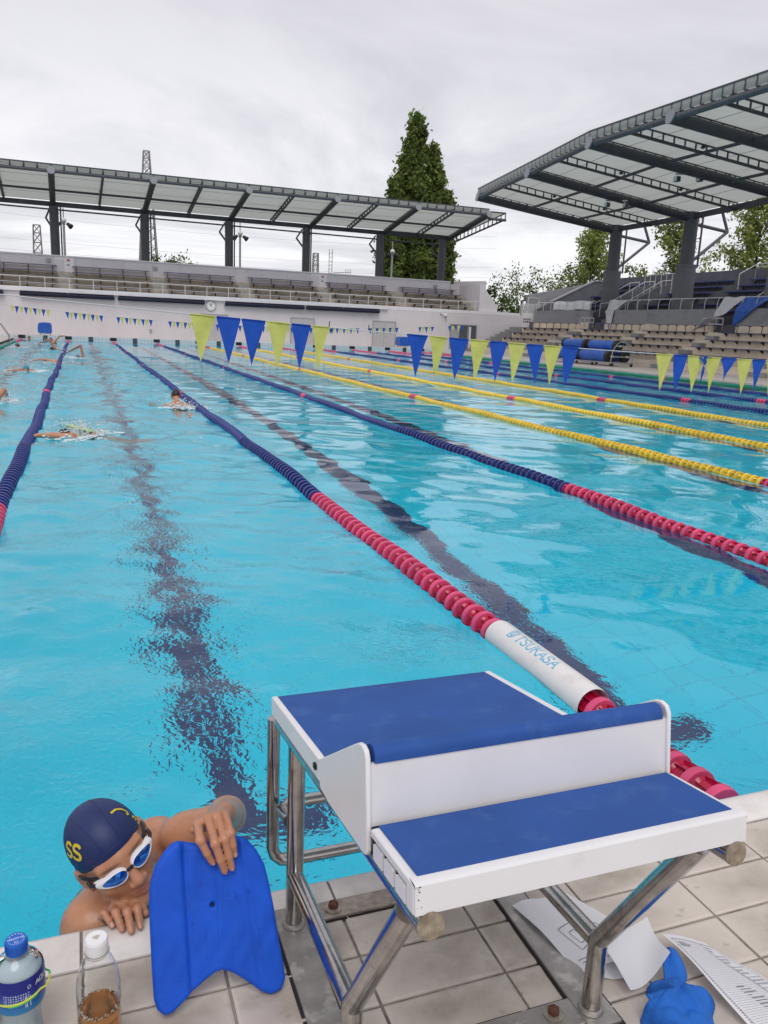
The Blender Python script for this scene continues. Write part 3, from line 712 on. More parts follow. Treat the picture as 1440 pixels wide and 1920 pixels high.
MB().box((2.42, 53.93, .62), (2.55, 53.999, .82)).build('wall_socket', M_frame, None, smooth=0, label='small grey socket box low on the far wall behind the pool', cat='socket box')

# ================================================================== CANOPIES
M_panel, N, L, b = _nt('translucent_roof_panel')
b.inputs['Base Color'].default_value = (.54, .55, .53, 1); b.inputs['Roughness'].default_value = .5
tr = N.new('ShaderNodeBsdfTranslucent'); tr.inputs[0].default_value = (.74, .755, .73, 1); mxs = N.new('ShaderNodeMixShader'); mxs.inputs[0].default_value = .72
L.new(b.outputs[0], mxs.inputs[1]); L.new(tr.outputs[0], mxs.inputs[2]); L.new(mxs.outputs[0], N['Material Output'].inputs[0])
M_col = MAT('grey_column_paint', (.085, .088, .10), .5, vary=.12, vscale=2)
def lerp(a, b, t): return Vector(a) + (Vector(b) - Vector(a)) * t
def truss(m, A, B, h, step, rt=.045, lower=True, rb=.05, web=.03):
    """ladder girder hung from the panel line: upper chord A-B, lower chord h below, square openings"""
    A = Vector(A); B = Vector(B); dz = Vector((0, 0, -h))
    m.bar(A, B, rt * 2, rt * 2)
    if lower: m.bar(A + dz, B + dz, rb * 2, rb * 2)
    n = max(2, int((B - A).length / step))
    for i in range(n + 1):
        p = lerp(A, B, i / n); m.bar(p - Vector((0,0,rt)), p + dz, web * 2, web * 2, up=(0, 1, .01))
def canopy(name, label, stations, hfront, hrear, mains, ntrans, tube_r, fascia_h, fstep, base_z):
    """stations: list of (front point, rear point) on the panel line; mains flags the ribs that carry a big tube"""
    t = thing(name, label, 'canopy', base_z)
    ns = len(stations)
    for i in range(ns - 1):
        (A, B), (A2, B2) = stations[i], stations[i+1]
        k = ntrans * 2
        for j in range(ntrans):
            f0, f1 = j / ntrans, (j + 1) / ntrans
            p = [lerp(A, B, f0), lerp(A2, B2, f0), lerp(A2, B2, f1), lerp(A, B, f1)]
            e = .012 * (lerp(A2, B2, 0) - lerp(A, B, 0)).normalized()
            q = [p[0] + e, p[1] - e, p[2] - e, p[3] + e]
            up = Vector((0, 0, .05)); m = MB()
            m.add(q + [v + up for v in q], [(3,2,1,0), (4,5,6,7), (0,1,5,4), (1,2,6,5), (2,3,7,6), (3,0,4,7)])
            pn = m.build('roof_panel', M_panel, t, smooth=0)
            a_, b_ = lerp(p[0], p[3], .5), lerp(p[1], p[2], .5)
            MB().bar(a_ - up*.25, b_ - up*.25, .02, .02).build('panel_seam', M_door, pn, smooth=0)
    for i, (A, B) in enumerate(stations):
        A = Vector(A); B = Vector(B); d = (B - A).normalized(); drop = Vector((0, 0, -hfront))
        m = MB()
        if mains[i]:
            truss(m, A, B, hfront, .55, .035, lower=False, web=.03)
            m.build('rib_rail', M_greysteel, t, smooth=0)
            r = MB(); r.tube(A + drop - d * .12, B + drop + d * .05, tube_r, 14, tube_r * .95)
            rb = r.build('rib', M_greysteel, t)
            MB().lathe([(0, 0), (tube_r * 1.15, 0)], (0,0,0), 'Y', 16)
            c = MB(); c.tube(A + drop - d * .18, A + drop - d * .121, tube_r * 1.12, 16); c.build('end_cap', MAT('pale_cap_paint', (.28, .29, .31), .5) if 'pale_cap_paint' not in bpy.data.materials else bpy.data.materials['pale_cap_paint'], rb)
        else:
            truss(m, A, B, hrear, .55, .045, True, .055, .028); m.build('rib_truss', M_greysteel, t, smooth=0)
        for f in [q / ntrans for q in range(1, ntrans)]:
            p = lerp(A, B, f) + Vector((0, 0, -.12)); s_ = MB(); s_.ball(p, .11, 8, 5, sc=(1, 1, .7)); s_.build('purlin_joint', M_greysteel, t)
    for f, r_, dz in [(0.0, tube_r * .55, -hfront)] + [(q / ntrans, .075, -hrear) for q in range(1, ntrans)] + [(1.0, .13, -.22)]:
        for i in range(ns - 1):
            a_ = lerp(*stations[i], f) + Vector((0,0,dz)); b_ = lerp(*stations[i+1], f) + Vector((0,0,dz))
            if f == 1.0: MB().bar(a_, b_, .22, .30).build('rear_beam', M_greysteel, t, smooth=0)
            else: MB().tube(a_, b_, r_, 10).build('front_tube' if f == 0 else 'purlin', M_col if f == 0 else M_greysteel, t)
    # upstand of glazed screens along the front edge
    for i in range(ns - 1):
        a_, b_ = Vector(stations[i][0]), Vector(stations[i+1][0]); d = (a_ - Vector(stations[i][1])).normalized()
        a_ = a_ + d * .12; b_ = b_ + d * .12; n = max(1, round((b_ - a_).length / fstep)); lo = Vector((0,0,-hfront + tube_r*.5)); hi = Vector((0,0,fascia_h - hfront))
        MB().bar(a_ + hi, b_ + hi, .06, .06).build('fascia_rail', M_greysteel, t, smooth=0)
        for j in range(n):
            p, q = lerp(a_, b_, j / n), lerp(a_, b_, (j + 1) / n); e = (q - p).normalized() * .03
            MB().add([p + e + lo, q - e + lo, q - e + hi, p + e + hi, p + e + lo - d*.015, q - e + lo - d*.015, q - e + hi - d*.015, p + e + hi - d*.015], [(0,1,2,3), (7,6,5,4), (0,4,5,1), (1,5,6,2), (2,6,7,3), (3,7,4,0)]).build('fascia_panel', M_panel, t, smooth=0)
            MB().add([p - e*1.9 + lo, p + e*1.9 + lo, p + e*.7 + hi, p - e*.7 + hi, p - e*1.9 + lo - d*.12, p + e*1.9 + lo - d*.12, p + e*.7 + hi - d*.05, p - e*.7 + hi - d*.05], [(0,1,2,3), (7,6,5,4), (0,4,5,1), (1,5,6,2), (2,6,7,3), (3,7,4,0)]).build('fascia_post', M_greysteel, t, smooth=0)
    return t
st = []; mains = []
xs_ = [-9.1, -6.1, -3.1, -.13, 2.87, 5.87, 8.9, 11.9, 14.95, 17.9, 20.9, 23.7, 26.5]
for i, x in enumerate(xs_):
    st.append(((x, 54.1, 10.16), (x - .12, 60.6, 9.02))); mains.append(i % 2 == 0)
ct = canopy('stand_canopy', 'long canopy on grey columns over the far grandstand', st, .24, .32, mains, 2, .20, .36, .75, (11, 60.3, 5.3))
# end truss past the last rib
m = MB(); truss(m, (27.9, 54.1, 10.16), (26.9, 60.9, 8.98), .45, .5, .04, True, .05, .03); m.bar((26.5, 54.1, 10.14), (27.9, 54.1, 10.14), .08, .08); m.bar((26.4, 60.6, 8.95), (26.9, 60.8, 8.95), .1, .1); m.build('rib_truss', M_greysteel, ct, smooth=0)
MB().add([(26.52, 54.1, 10.17), (27.9, 54.1, 10.17), (26.9, 60.6, 9.03), (26.4, 60.6, 9.03), (26.52, 54.1, 10.21), (27.9, 54.1, 10.21), (26.9, 60.6, 9.07), (26.4, 60.6, 9.07)], [(3,2,1,0), (4,5,6,7), (0,1,5,4), (1,2,6,5), (2,3,7,6), (3,0,4,7)]).build('roof_panel', M_panel, ct, smooth=0)
MB().tube((26.5, 54.1, 9.66), (27.95, 54.1, 9.66), .1, 8).build('front_tube', M_col, ct)
for x in (-9.1, -3.18, 2.75, 8.67, 14.5, 20.42, 25.75):
    c = MB().tube((x, 60.4, 3.5), (x, 60.4, 8.65), .30, 18).build('column', M_col, ct)
    MB().tube((x, 60.4, 8.2), (x, 60.4, 8.26), .33, 18).build('collar', M_col, c)
    for sx_ in (-.0,):
        MB().tube((x - .25, 60.75, 8.55), (x - .55, 61.3, 7.95), .06, 8).tube((x - .55, 61.3, 7.95), (x - .12, 60.65, 7.2), .07, 8).build('strut', M_col, c)
    MB().tube((x + .42, 60.55, 5.0), (x + .42, 60.55, 8.9), .05, 8).build('drain_pipe', M_col, c)
MB().tube((-14, 60.5, 8.52), (25.8, 60.5, 8.25), .055, 8).build('tie_tube', M_col, ct)
MB().tube((-14, 60.75, 8.86), (26.5, 60.75, 8.80), .10, 8).build('tie_tube', M_col, ct)

# ---- right stand canopy (front edge bends, ribs fan slightly)
Fp = [(22.98, 48.66), (21.61, 39.9), (20.39, 32.3), (20.55, 26.95), (20.71, 21.6), (20.88, 16.1), (21.05, 10.2)]
Rp = [(32.75, 47.1), (32.6, 39.55), (31.5, 31.2), (31.2, 25.6), (31.0, 20.0), (31.0, 14.4), (31.0, 8.8)]
st = []; mains = []
for i in range(len(Fp)):
    A = (*Fp[i], 10.44); B = (*Rp[i], 8.98)
    if i: 
        A0, B0 = st[-1]; st.append((tuple(lerp(A0, A, .5)), tuple(lerp(B0, B, .5)))); mains.append(False)
    st.append((A, B)); mains.append(True)
rc = canopy('stand_canopy', 'wide canopy of pale panels and dark ribs over the seating on the right', st, .32, .36, mains, 3, .25, .50, .55, (32, 40, 2.5))
M_ped = MAT('grey_pedestal_concrete', (.15, .15, .165), .8, vary=.1, vscale=1.5)
for (x, y) in Rp[:5]:
    p = MB().lathe([(.62, 2.5), (.58, 5.85), (.60, 5.86), (.60, 6.0), (.0, 6.0)], (x, y, 0), 'Z', 24).build('pedestal', M_ped, rc)
    c = MB().lathe([(.42, 6.003), (.40, 8.6), (.46, 8.75), (.46, 9.0)], (x, y, 0), 'Z', 24).build('column', M_col, rc)
    MB().tube((x + .4, y, 8.35), (x + 2.75, y - .05, 8.10), .10, 10).build('strut', M_col, c)
    MB().tube((x + 2.75, y - .05, 8.10), (x + 2.2, y, 9.25), .09, 10).build('strut', M_col, c)
    MB().tube((x + 2.75, y - .05, 8.10), (x + .4, y, 6.25), .10, 10).build('strut', M_col, c)
    MB().tube((x + .75, y - .1, 5.9), (x + .75, y - .1, 8.8), .06, 8).build('drain_pipe', M_col, c)
M_lampg = MAT('lamp_glass', (.6, .62, .62), .15, spec=.7)
def floodlight(p, lab):
    t = thing('floodlight', lab, 'floodlight', p, 'floodlights under the right canopy'); x, y, z = p
    MB().bar((x - .5, y + .35, z + .25), (x + .5, y - .35, z + .25), .07, .07).tube((x, y, z + .25), (x, y, z + .75), .04, 6).build('bracket', M_rail, t, smooth=0)
    for s_ in (-1, 1):
        q = Vector((x + s_*.42, y - s_*.3, z))
        h = MB().box((q.x - .10, q.y - .14, q.z - .10), (q.x + .14, q.y + .14, q.z + .15)).build('lamp_head', M_col, t, bevel=.03)
        MB().box((q.x - .108, q.y - .12, q.z - .08), (q.x - .101, q.y + .12, q.z + .13)).build('lens', M_lampg, h, smooth=0)
floodlight((27.3, 39.72, 8.95), 'twin floodlight hanging under the second big rib of the right canopy')
floodlight((25.9, 32.15, 9.1), 'twin floodlight at the right edge of the picture under the right canopy')

# ================================================================== RIGHT GRANDSTAND
rs = thing('grandstand', 'two level grandstand with beige lower steps and dark grey upper seating along the right side', 'grandstand', (26, 30, .1))
M_dgrey = MAT('dark_grey_stand_paint', (.13, .135, .155), .85, vary=.1, vscale=1.2, dirt=(.10, .10, .11), dscale=.8)
M_mgrey = MAT('grey_parapet_paint', (.30, .30, .32), .8, vary=.07, vscale=1.2, dirt=(.15, .15, .155), dscale=1.2, dpos=(.5, .8))
YA, YB = 6.0, 53.9
tzr = [.50, .88, 1.255, 1.63, 2.02]; txr = [25.6, 26.42, 27.22, 28.02, 28.82, 29.62]
for i in range(5):
    MB().box((txr[i] + .002, YA, .1), (txr[i+1] - .002 if i < 4 else 30.5, 52.0, tzr[i] - .02)).build('seating_tier', M_beige, rs, smooth=0)
ra = [(52.0, 53.9), (44.3, 45.4), (37.9, 38.65), (31.9, 32.5), (25.0, 26.0), (18.5, 19.3)]
for a0, a1 in ra:
    m = MB(); zz0 = .12
    for i in range(5):
        m.box((txr[i] - .38, a0, .1), (txr[i] - .003, a1, (zz0 + tzr[i]) / 2 + .003)); m.box((txr[i] + .003, a0, .1), (txr[i+1] - .385, a1, tzr[i] + .004)); zz0 = tzr[i]
    m.box((29.62, a0, .1), (30.5, a1, 2.03)); m.build('aisle_stair', M_cgrey, rs, smooth=0)
secs = [(45.5, 51.9), (38.75, 44.2), (32.6, 37.8), (26.1, 31.8), (19.4, 24.9), (8.0, 18.4)]
for y0, y1 in secs:
    for i in range(5):
        zz = tzr[i] + .38; x = txr[i+1] - .36
        m = MB().box((x, y0 + .15, zz - .03), (x + .34, y1 - .15, zz))
        for y in np.linspace(y0 + .4, y1 - .4, 7):
            if i < 4: m.add([(x+.16, y-.025, zz-.036), (x+.16, y+.025, zz-.036), (x+.358, y+.025, zz-.036), (x+.358, y-.025, zz-.036), (x+.358, y-.025, zz-.19), (x+.358, y+.025, zz-.19)], [(0,3,2,1), (0,4,3), (1,2,5), (0,1,5,4), (3,4,5,2)], 1)
            else: m.bar((x+.17, y, tzr[i] - .02), (x+.17, y, zz - .036), .028, .028, 1, up=(1,0,0)).bar((x+.17, y-.10, zz-.05), (x+.17, y+.10, zz-.05), .04, .03, 1)
        m.build('bench', [M_bench, M_bracket], rs, smooth=0)
# parapets with gaps for the stairs, curved rail posts
pars = [(46.0, 53.3), (34.2, 44.15), (20.0, 32.6), (8, 18.6)]
for y0, y1 in pars:
    MB().box((30.5, y0, 2.46), (30.75, y1, 3.28)).build('parapet', M_mgrey, rs, smooth=0)
    MB().box((30.45, y0, 1.9), (30.499, y1, 2.45)).build('riser_wall', M_beige, rs, smooth=0)
    n = int((y1 - y0) / .92)
    for j in range(n + 1):
        y = y0 + .1 + (y1 - y0 - .2) * j / n
        MB().path([(30.60, y, 3.28), (30.60, y, 3.62), (30.63, y, 3.76), (30.72, y, 3.86), (30.82, y, 3.89)], .022, 6).build('railing_post', M_rail, rs)
    MB().tube((30.83, y0, 3.89), (30.83, y1, 3.89), .026, 7).build('handrail', M_rail, rs)
MB().box((30.5, YA, .1), (31.0, 53.85, 2.449)).build('walkway', M_dgrey, rs, smooth=0)
MB().box((31.002, YA, .1), (32.0, 53.4, 2.52)).build('walkway', M_dgrey, rs, smooth=0)
uz = [2.95, 3.37, 3.79, 4.21, 4.63, 5.05]; ux = [32.0 + .88 * i for i in range(7)]
for i in range(6): MB().box((ux[i] + .002, YA, 2.0), (ux[i+1] - .002, 53.4, uz[i])).build('seating_tier', M_dgrey, rs, smooth=0)
for y0, y1 in [(47.9, 53.0), (40.4, 44.2), (33.1, 38.9), (26.6, 31.2), (21.6, 25.4), (10, 20)]:
    for i in range(6):
        if y0 == 40.6 and i < 2: continue
        x = ux[i] + .48; zz = uz[i] + .36; off = .0
        m = MB().box((x, y0 + off, zz - .07), (x + .40, y1 + off, zz))
        for y in np.linspace(y0 + .4, y1 - .4, 5): m.box((x + .16, y - .03, uz[i]), (x + .22, y + .03, zz - .051), 1)
        m.build('bench', [M_bench, M_bracket], rs, smooth=0)
for a0, a1 in [(44.9, 46.2), (31.4, 32.9), (20.2, 21.5)]:
    m = MB()
    for i in range(6): m.box((ux[i] - .42, a0, uz[i] - .415), (ux[i] - .003, a1, uz[i] - .21)); m.box((ux[i] + .01, a0, uz[i] + .003), (ux[i] + .4, a1, uz[i] + .012))
    m.build('aisle_stair', M_cgrey, rs, smooth=0)
MB().box((37.3, YA, 2.0), (37.6, 53.4, 6.05)).build('back_wall', M_dgrey, rs, smooth=0)
# sloping cheek walls of the vomitory stairs
for y in (46.6, 44.4):
    MB().prism([(31.0, 2.52), (33.6, 2.52), (36.2, 2.9), (36.2, 5.35), (34.6, 5.0), (31.3, 3.2), (31.0, 3.05)], y, y + .22, lambda a, b, t: (a, t, b)).build('stair_cheek', M_dgrey, rs, smooth=0)
MB().prism([(30.8, .1), (37.6, .1), (37.6, 5.80), (35.7, 5.72), (32.0, 3.98), (30.8, 3.40)], 53.42, 53.70, lambda a, b, t: (a, t, b)).build('side_wall', M_dgrey, rs, smooth=0)
MB().prism([(32.0, 3.985), (35.7, 5.725), (37.6, 5.805), (37.6, 5.89), (35.68, 5.81), (31.98, 4.07)], 53.36, 53.76, lambda a, b, t: (a, t, b)).build('wall_cap', M_mgrey, rs, smooth=0)
MB().prism([(31.2, .1), (36, .1), (36, 5.55), (31.2, 4.55)], 55.6, 55.9, lambda a, b, t: (a, t, b)).build('outer_wall', M_mgrey, rs, smooth=0)
MB().box((31.25, 55.56, 2.9), (32.15, 55.598, 4.25)).build('door', M_mgrey, rs, smooth=0)
for x0, x1, z0, z1 in ((31.19, 31.247, 2.9, 4.3), (32.153, 32.21, 2.9, 4.3), (31.19, 32.21, 4.303, 4.36)): MB().box((x0, 55.55, z0), (x1, 55.599, z1)).build('door_frame', M_rail, rs, smooth=0)
# rails of the upper stairs
def rail_run(pts, drop, step, parent=rs):
    P = [Vector(p) for p in pts]; MB().path(P, .024, 6).build('handrail', M_rail, parent)
    for a, b in zip(P[:-1], P[1:]):
        n = max(1, int((b - a).length / step))
        for j in range(n + (1 if b is P[-1] else 0)):
            q = lerp(a, b, j / n); MB().tube(q, q - Vector((0, 0, drop)), .02, 5).build('railing_post', M_rail, parent)
for y in (47.5, 45.9, 44.1, 33.2, 31.2): rail_run([(31.2, y, 3.75), (31.9, y, 3.85), (34.6, y, 5.35), (35.4, y, 5.45)], .85, .9)
rail_run([(35.6, 47.2, 5.9), (35.6, 43.2, 5.9)], .85, .55); rail_run([(36.9, 38.4, 6.1), (36.9, 34.6, 6.1)], .8, .8); rail_run([(35.5, 38.2, 5.6), (36.9, 38.4, 6.25), (36.9, 34.0, 6.35)], .9, .9); rail_run([(36.2, 33.6, 6.0), (36.2, 29.2, 6.05)], .8, .7)
for y0 in (44.4, 32.8):   # small grab rails at the foot of the linking stairs
    rail_run([(29.75, y0, 2.75), (29.75, y0 + 1.5, 2.75)], .6, .5); rail_run([(29.75, y0, 2.45), (29.75, y0 + 1.5, 2.45)], .3, .5)
# corner: white gate wall with vents and a white picket fence on it
cw_ = thing('corner_wall', 'white low wall with small vent holes between the far wall and the right seating', 'wall', (30.3, 54.1, .1))
MB().box((29.96, 54.0, .1), (30.95, 54.3, 3.05)).build('wall', M_white2, cw_, smooth=0)
for i in range(4):
    for j in range(2): MB().box((30.02 + .17*i, 53.99, 2.40 + .19*j), (30.12 + .17*i, 53.9985, 2.53 + .19*j)).build('vent', M_recess, cw_, smooth=0)
fe = thing('picket_fence', 'white picket fence on top of the corner wall beside the right seating', 'fence', (30.4, 54.2, 3.05))
for x0, x1, y, h in ((29.75, 31.0, 54.15, .68), (30.5, 32.2, 55.2, .82)):
    for x in np.arange(x0, x1, .115): MB().box((x, y, 3.05), (x + .04, y + .03, 3.05 + h)).build('picket', M_rail, fe, smooth=0)
    for z in (3.12, 3.05 + h): MB().box((x0, y + .031, z - .05), (x1, y + .06, z)).build('rail', M_rail, fe, smooth=0)
# ================================================================== TREES
def leaf_mat(name, c):
    m = MAT(name, c, .6, attr='tint', spec=.3)
    N, L = m.node_tree.nodes, m.node_tree.links; b = N['Principled BSDF']; o_ = N['Material Output']
    tr = N.new('ShaderNodeBsdfTranslucent'); mxs = N.new('ShaderNodeMixShader'); mxs.inputs[0].default_value = .32
    L.new(b.inputs['Base Color'].links[0].from_socket, tr.inputs[0]); L.new(b.outputs[0], mxs.inputs[1]); L.new(tr.outputs[0], mxs.inputs[2]); L.new(mxs.outputs[0], o_.inputs[0])
    return m
M_leaf = leaf_mat('foliage', (.06, .09, .02))
M_bark = MAT('bark', (.055, .042, .033), .9, vary=.3, vscale=4)
def leaves(name, C, size, tints, parent, up=.2):
    """C: leaf centres; each leaf a small bent blade of two triangles"""
    n = len(C); g = nrg
    d = g.normal(size=(n, 3)); d[:, 2] += up; d /= np.linalg.norm(d, axis=1)[:, None]
    s_ = np.cross(d, g.normal(size=(n, 3))); s_ /= np.linalg.norm(s_, axis=1)[:, None]
    sz = size * g.uniform(.6, 1.35, n)[:, None]
    V = np.stack([C - d*sz*.6, C + s_*sz*.32, C + d*sz*.7, C - s_*sz*.32], 1).reshape(-1, 3)
    F = np.arange(n * 4).reshape(-1, 4)
    me = np_mesh(name, V, F, M_leaf, False)
    at = me.attributes.new('tint', 'FLOAT_COLOR', 'POINT')
    col = np.ones((n, 4), np.float32); col[:, :3] = tints; at.data.foreach_set('color', np.repeat(col, 4, 0).ravel())
    return ob(name, me, parent)
def conifer(x, y, z0, h, rad, label, density=1.0, base=(.045, .078, .018), leaf=.34, prof=.75, sparse=0., nbr=70, lowest=.06, seed=1, group=None):
    g = np.random.default_rng(seed); t = thing('tree', label, 'tree', (x, y, z0), group)
    top = (x + g.normal(0, .2), y, z0 + h)
    tk = [(x + .12*math.sin(q*2.1+seed)*q, y, z0 + h*q) for q in np.linspace(0, 1, 8)]
    MB().path(tk, [max(.03, .028*h*(1-q)**.9) * .62 for q in np.linspace(0, 1, 8)], 8).build('trunk', M_bark, t)
    bm_ = MB(); Cs, Ts = [], []
    for k in range(nbr):
        f = lowest + (1 - lowest) * ((k + g.random()) / nbr); az = k * 2.399 + g.normal(0, .3)
        rr = rad * min(1, (1 - f) ** prof * 1.15 + .03) * g.uniform(.52, 1.18) * (.72 + .28 * math.sin(f * 19 + seed + az))
        if f < .12: rr *= .8
        zb = z0 + h * f; q0 = Vector((x, y, zb)); rise = g.uniform(.15, .75)
        dirn = Vector((math.cos(az), math.sin(az), rise)).normalized(); L_ = rr / max(.35, math.hypot(dirn.x, dirn.y))
        q1 = q0 + dirn * L_ * .9
        bm_.path([q0, lerp(q0, q1, .55) + Vector((0,0,.04*L_)), q1], [.022*h*(1-f)*.35 + .02, .02, .008], 4)
        if g.random() < sparse: continue
        ncl = int(3 + 6 * L_ / max(rad, .1)); tone0 = g.uniform(.72, 1.3)
        for c in range(ncl):
            s = .22 + .8 * (c + g.random()) / ncl; p = q0 + dirn * L_ * s; cr = .24 + .36 * g.random() * (1.1 - .4*s)
            nl = int(density * (26 + 22 * g.random())); pts = g.normal(size=(nl, 3)) * np.array([cr*.62, cr*.62, cr*.85]) + np.array(p)
            Cs.append(pts); tone = tone0 * g.uniform(.75, 1.3); hue = g.uniform(-.1, .16)
            Ts.append(np.tile(np.array(base) * tone * np.array([1 + hue, 1, 1 - hue*.5]), (nl, 1)) * g.uniform(.7, 1.3, (nl, 1)))
    bm_.build('branch', M_bark, t, kind='stuff')
    o_ = leaves('crown', np.concatenate(Cs), leaf, np.concatenate(Ts), t); return t
conifer(28.9, 75, -2, 22.8, 3.9, 'tallest dark green tree rising behind the far canopy', 1.25, nbr=190, seed=3, prof=.62, base=(.13, .185, .046))
conifer(31.3, 76, -2, 20.6, 3.2, 'dark green tree with a thin pointed second top just right of the tallest one', 1.1, nbr=130, seed=5, prof=.7, base=(.15, .21, .055))
conifer(32.2, 74.5, -2, 16.4, 2.3, 'shorter dark green tree on the right edge of the tall tree group', 1.2, nbr=90, seed=8, prof=.5, base=(.14, .195, .05))
conifer(26.7, 74, -2, 17.0, 2.2, 'narrow dark green tree on the left edge of the tall tree group', 1.2, nbr=100, seed=12, prof=.5, base=(.13, .185, .046))
G_ = (.22, .28, .075)
conifer(43.8, 66, -2, 14.2, 5.2, 'thin light green tree seen left of the end column of the right canopy', .85, G_, .24, .55, .25, 70, .28, 21)
conifer(48.0, 59.0, -2, 14.2, 6.2, 'thin light green tree between the two columns of the right canopy', .85, G_, .24, .55, .22, 74, .28, 27)
conifer(48.6, 50.6, -2, 14.8, 5.8, 'thin light green tree near the right edge of the picture behind the upper seating', .85, G_, .24, .55, .22, 74, .28, 33)
def bush(x, y, z0, rx, h, label, n=40, base=(.10, .15, .038), leaf=.2, seed=1, group=None, dens=80):
    g = np.random.default_rng(seed); t = thing('tree', label, 'tree', (x, y, z0), group); bm_ = MB(); Cs, Ts = [], []
    MB().path([(x, y, z0), (x + .1, y, z0 + h*.4), (x, y, z0 + h*.7)], [.22, .16, .07], 7).build('trunk', M_bark, t)
    for k in range(n):
        d = g.normal(size=3); d /= np.linalg.norm(d); r = g.random() ** .4
        p = np.array([x, y, z0 + h*.62]) + d * r * np.array([rx, rx*.8, h*.38]); cr = g.uniform(.3, .6) * rx * .42
        bm_.path([(x, y, z0 + h*.45), tuple(p)], [.05, .01], 4)
        Cs.append(g.normal(size=(dens, 3)) * cr * .6 + p); Ts.append(np.tile(np.array(base) * g.uniform(.65, 1.4), (dens, 1)) * g.uniform(.7, 1.3, (dens, 1)))
    bm_.build('branch', M_bark, t, kind='stuff'); leaves('crown', np.concatenate(Cs), leaf, np.concatenate(Ts), t)
bush(36.6, 66, -2, 3.4, 9.4, 'round green tree left of the sloping grey wall of the right seating', 60, seed=2)
bush(40.6, 64, -2, 3.2, 9.8, 'bushy green tree right of the round one, below the end of the right canopy', 55, (.15, .21, .05), seed=4)
bush(34.0, 67, -2, 1.7, 7.6, 'low dark bush showing in the gap beside the tall white slab wall', 24, (.05, .085, .02), seed=6)
bush(6.6, 78, -2, 2.6, 9.9, 'round treetop above the far stand right of the second column', 40, (.09, .14, .035), seed=9)
bush(13.6, 80, -2, 1.6, 9.4, 'small treetop above the far stand right of the second lamp post', 24, (.08, .13, .03), seed=11)
bush(52, 62, -2, 3.5, 9.8, 'low green treetop far right above the upper seating', 45, (.18, .24, .06), seed=14)

# ================================================================== PYLONS, CABLES, LAMP POSTS
M_lat = MAT('galvanised_lattice', (.23, .23, .24), .6)
def pylon(x, y, z0, z1, w0, w1, label, arms=True, seg=12, r=.10):
    t = thing('pylon', label, 'pylon', (x, y, z0), 'power pylons behind the far stand')
    cs = lambda f: [(x + sx*(w0 + (w1-w0)*f)/2, y + sy*(w0 + (w1-w0)*f)/2, z0 + (z1-z0)*f) for sx, sy in ((-1,-1),(1,-1),(1,1),(-1,1))]
    m = MB(); b_ = MB()
    for j in range(4): MB().bar(cs(0)[j], cs(1)[j], r*1.6, r*1.6).build('leg', M_lat, t, smooth=0)
    for i in range(seg):
        f0 = 1 - (1 - i/seg)**1.15; f1 = 1 - (1 - (i+1)/seg)**1.15; a, b2 = cs(min(f0, 1)), cs(min(f1, 1))
        for j in range(4):
            k = (j+1) % 4; b_.bar(a[j], b2[k], r, r); b_.bar(a[k], b2[j], r, r); b_.bar(b2[j], b2[k], r, r)
    b_.build('bracing', M_lat, t, smooth=0)
    if arms:
        for zf in (.99, .9, .8):
            z = z0 + (z1-z0)*zf; MB().bar((x - 2.4, y, z), (x + 2.4, y, z), .16, .16).bar((x - 2.4, y, z), (x, y, z + .9), .1, .1).bar((x + 2.4, y, z), (x, y, z + .9), .1, .1).build('cross_arm', M_lat, t, smooth=0)
pylon(10.75, 160, -2, 31, 4.6, 1.0, 'tall lattice power pylon behind the second column of the far stand', False, 18)
mt = MB(); 
pylon(9.0, 158, 16, 31.2, .5, .3, 'thin lattice mast standing beside the tall pylon', False, 14, .06) if False else None
pylon(-8.1, 158, -2, 16.6, 2.2, 1.1, 'short lattice mast near the left edge above the far stand', False, 10, .09)
pylon(42.8, 160, -2, 15.6, 1.6, .9, 'short thin lattice mast above the far stand left of the tall trees', False, 9, .08)
M_wire = MAT('power_cable', (.34, .34, .36), .6)
for i, (z0, z1, sag) in enumerate([(27.5, 25.0, 3), (24.5, 22, 3), (21.5, 19.5, 2.6), (29.8, 27.5, 2.4), (16.5, 15.5, 2), (14.2, 13.4, 1.6)]):
    for s_ in (0,):
        P = [(-60 + 2.4*q, 162, z0 + (z1 - z0)*q/60 - sag*4*(q/60)*(1-q/60)) for q in range(61)]
        MB().path(P, .022, 4).build('power_cable', M_wire, None, label=['power cable just under the top of the tall pylon', 'second power cable down on the tall pylon', 'third power cable down on the tall pylon', 'highest power cable in the sky above the far canopy', 'thin power cable low in the sky between the far columns', 'lowest power cable in the sky just above the far stand'][i], cat='power cable', group='power cables in the sky')
def lamp_post(x, z1, label):
    t = thing('lamp_post', label, 'lamp post', (x, 64, -2), 'floodlight posts behind the far stand')
    MB().tube((x, 64, -2), (x, 64, z1), .085, 10).build('pole', M_frame, t)
    MB().tube((x, 64, z1), (x, 64, z1 + .75), .04, 8).build('rod', M_frame, t)
    MB().ball((x, 63.95, z1 - .12), .20, 12, 8).build('globe', M_lampg, t)
    for s_ in (-1, 1):
        h = MB(); q = Vector((x + s_*.36, 63.9, z1 - .42)); h.tube(q + Vector((-s_*.12, .05, .12)), q + Vector((s_*.16, -.1, -.12)), .10, 10, .20); h.build('lamp_head', M_recess, t)
        MB().tube((x, 64, z1 - .35), (x + s_*.3, 63.95, z1 - .35), .03, 6).build('arm', M_frame, t)
lamp_post(-2.63, 8.25, 'lamp post with two black heads beside the leftmost visible column of the far stand')
lamp_post(10.14, 8.35, 'lamp post with two black heads between the third and fourth columns of the far stand')
lamp_post(22.85, 7.9, 'lamp post in front of the tall dark trees behind the far stand')
ac = thing('roof_ladder_cage', 'small metal ladder and railing behind the far stand parapet', 'ladder', (18.3, 62, 5.0))
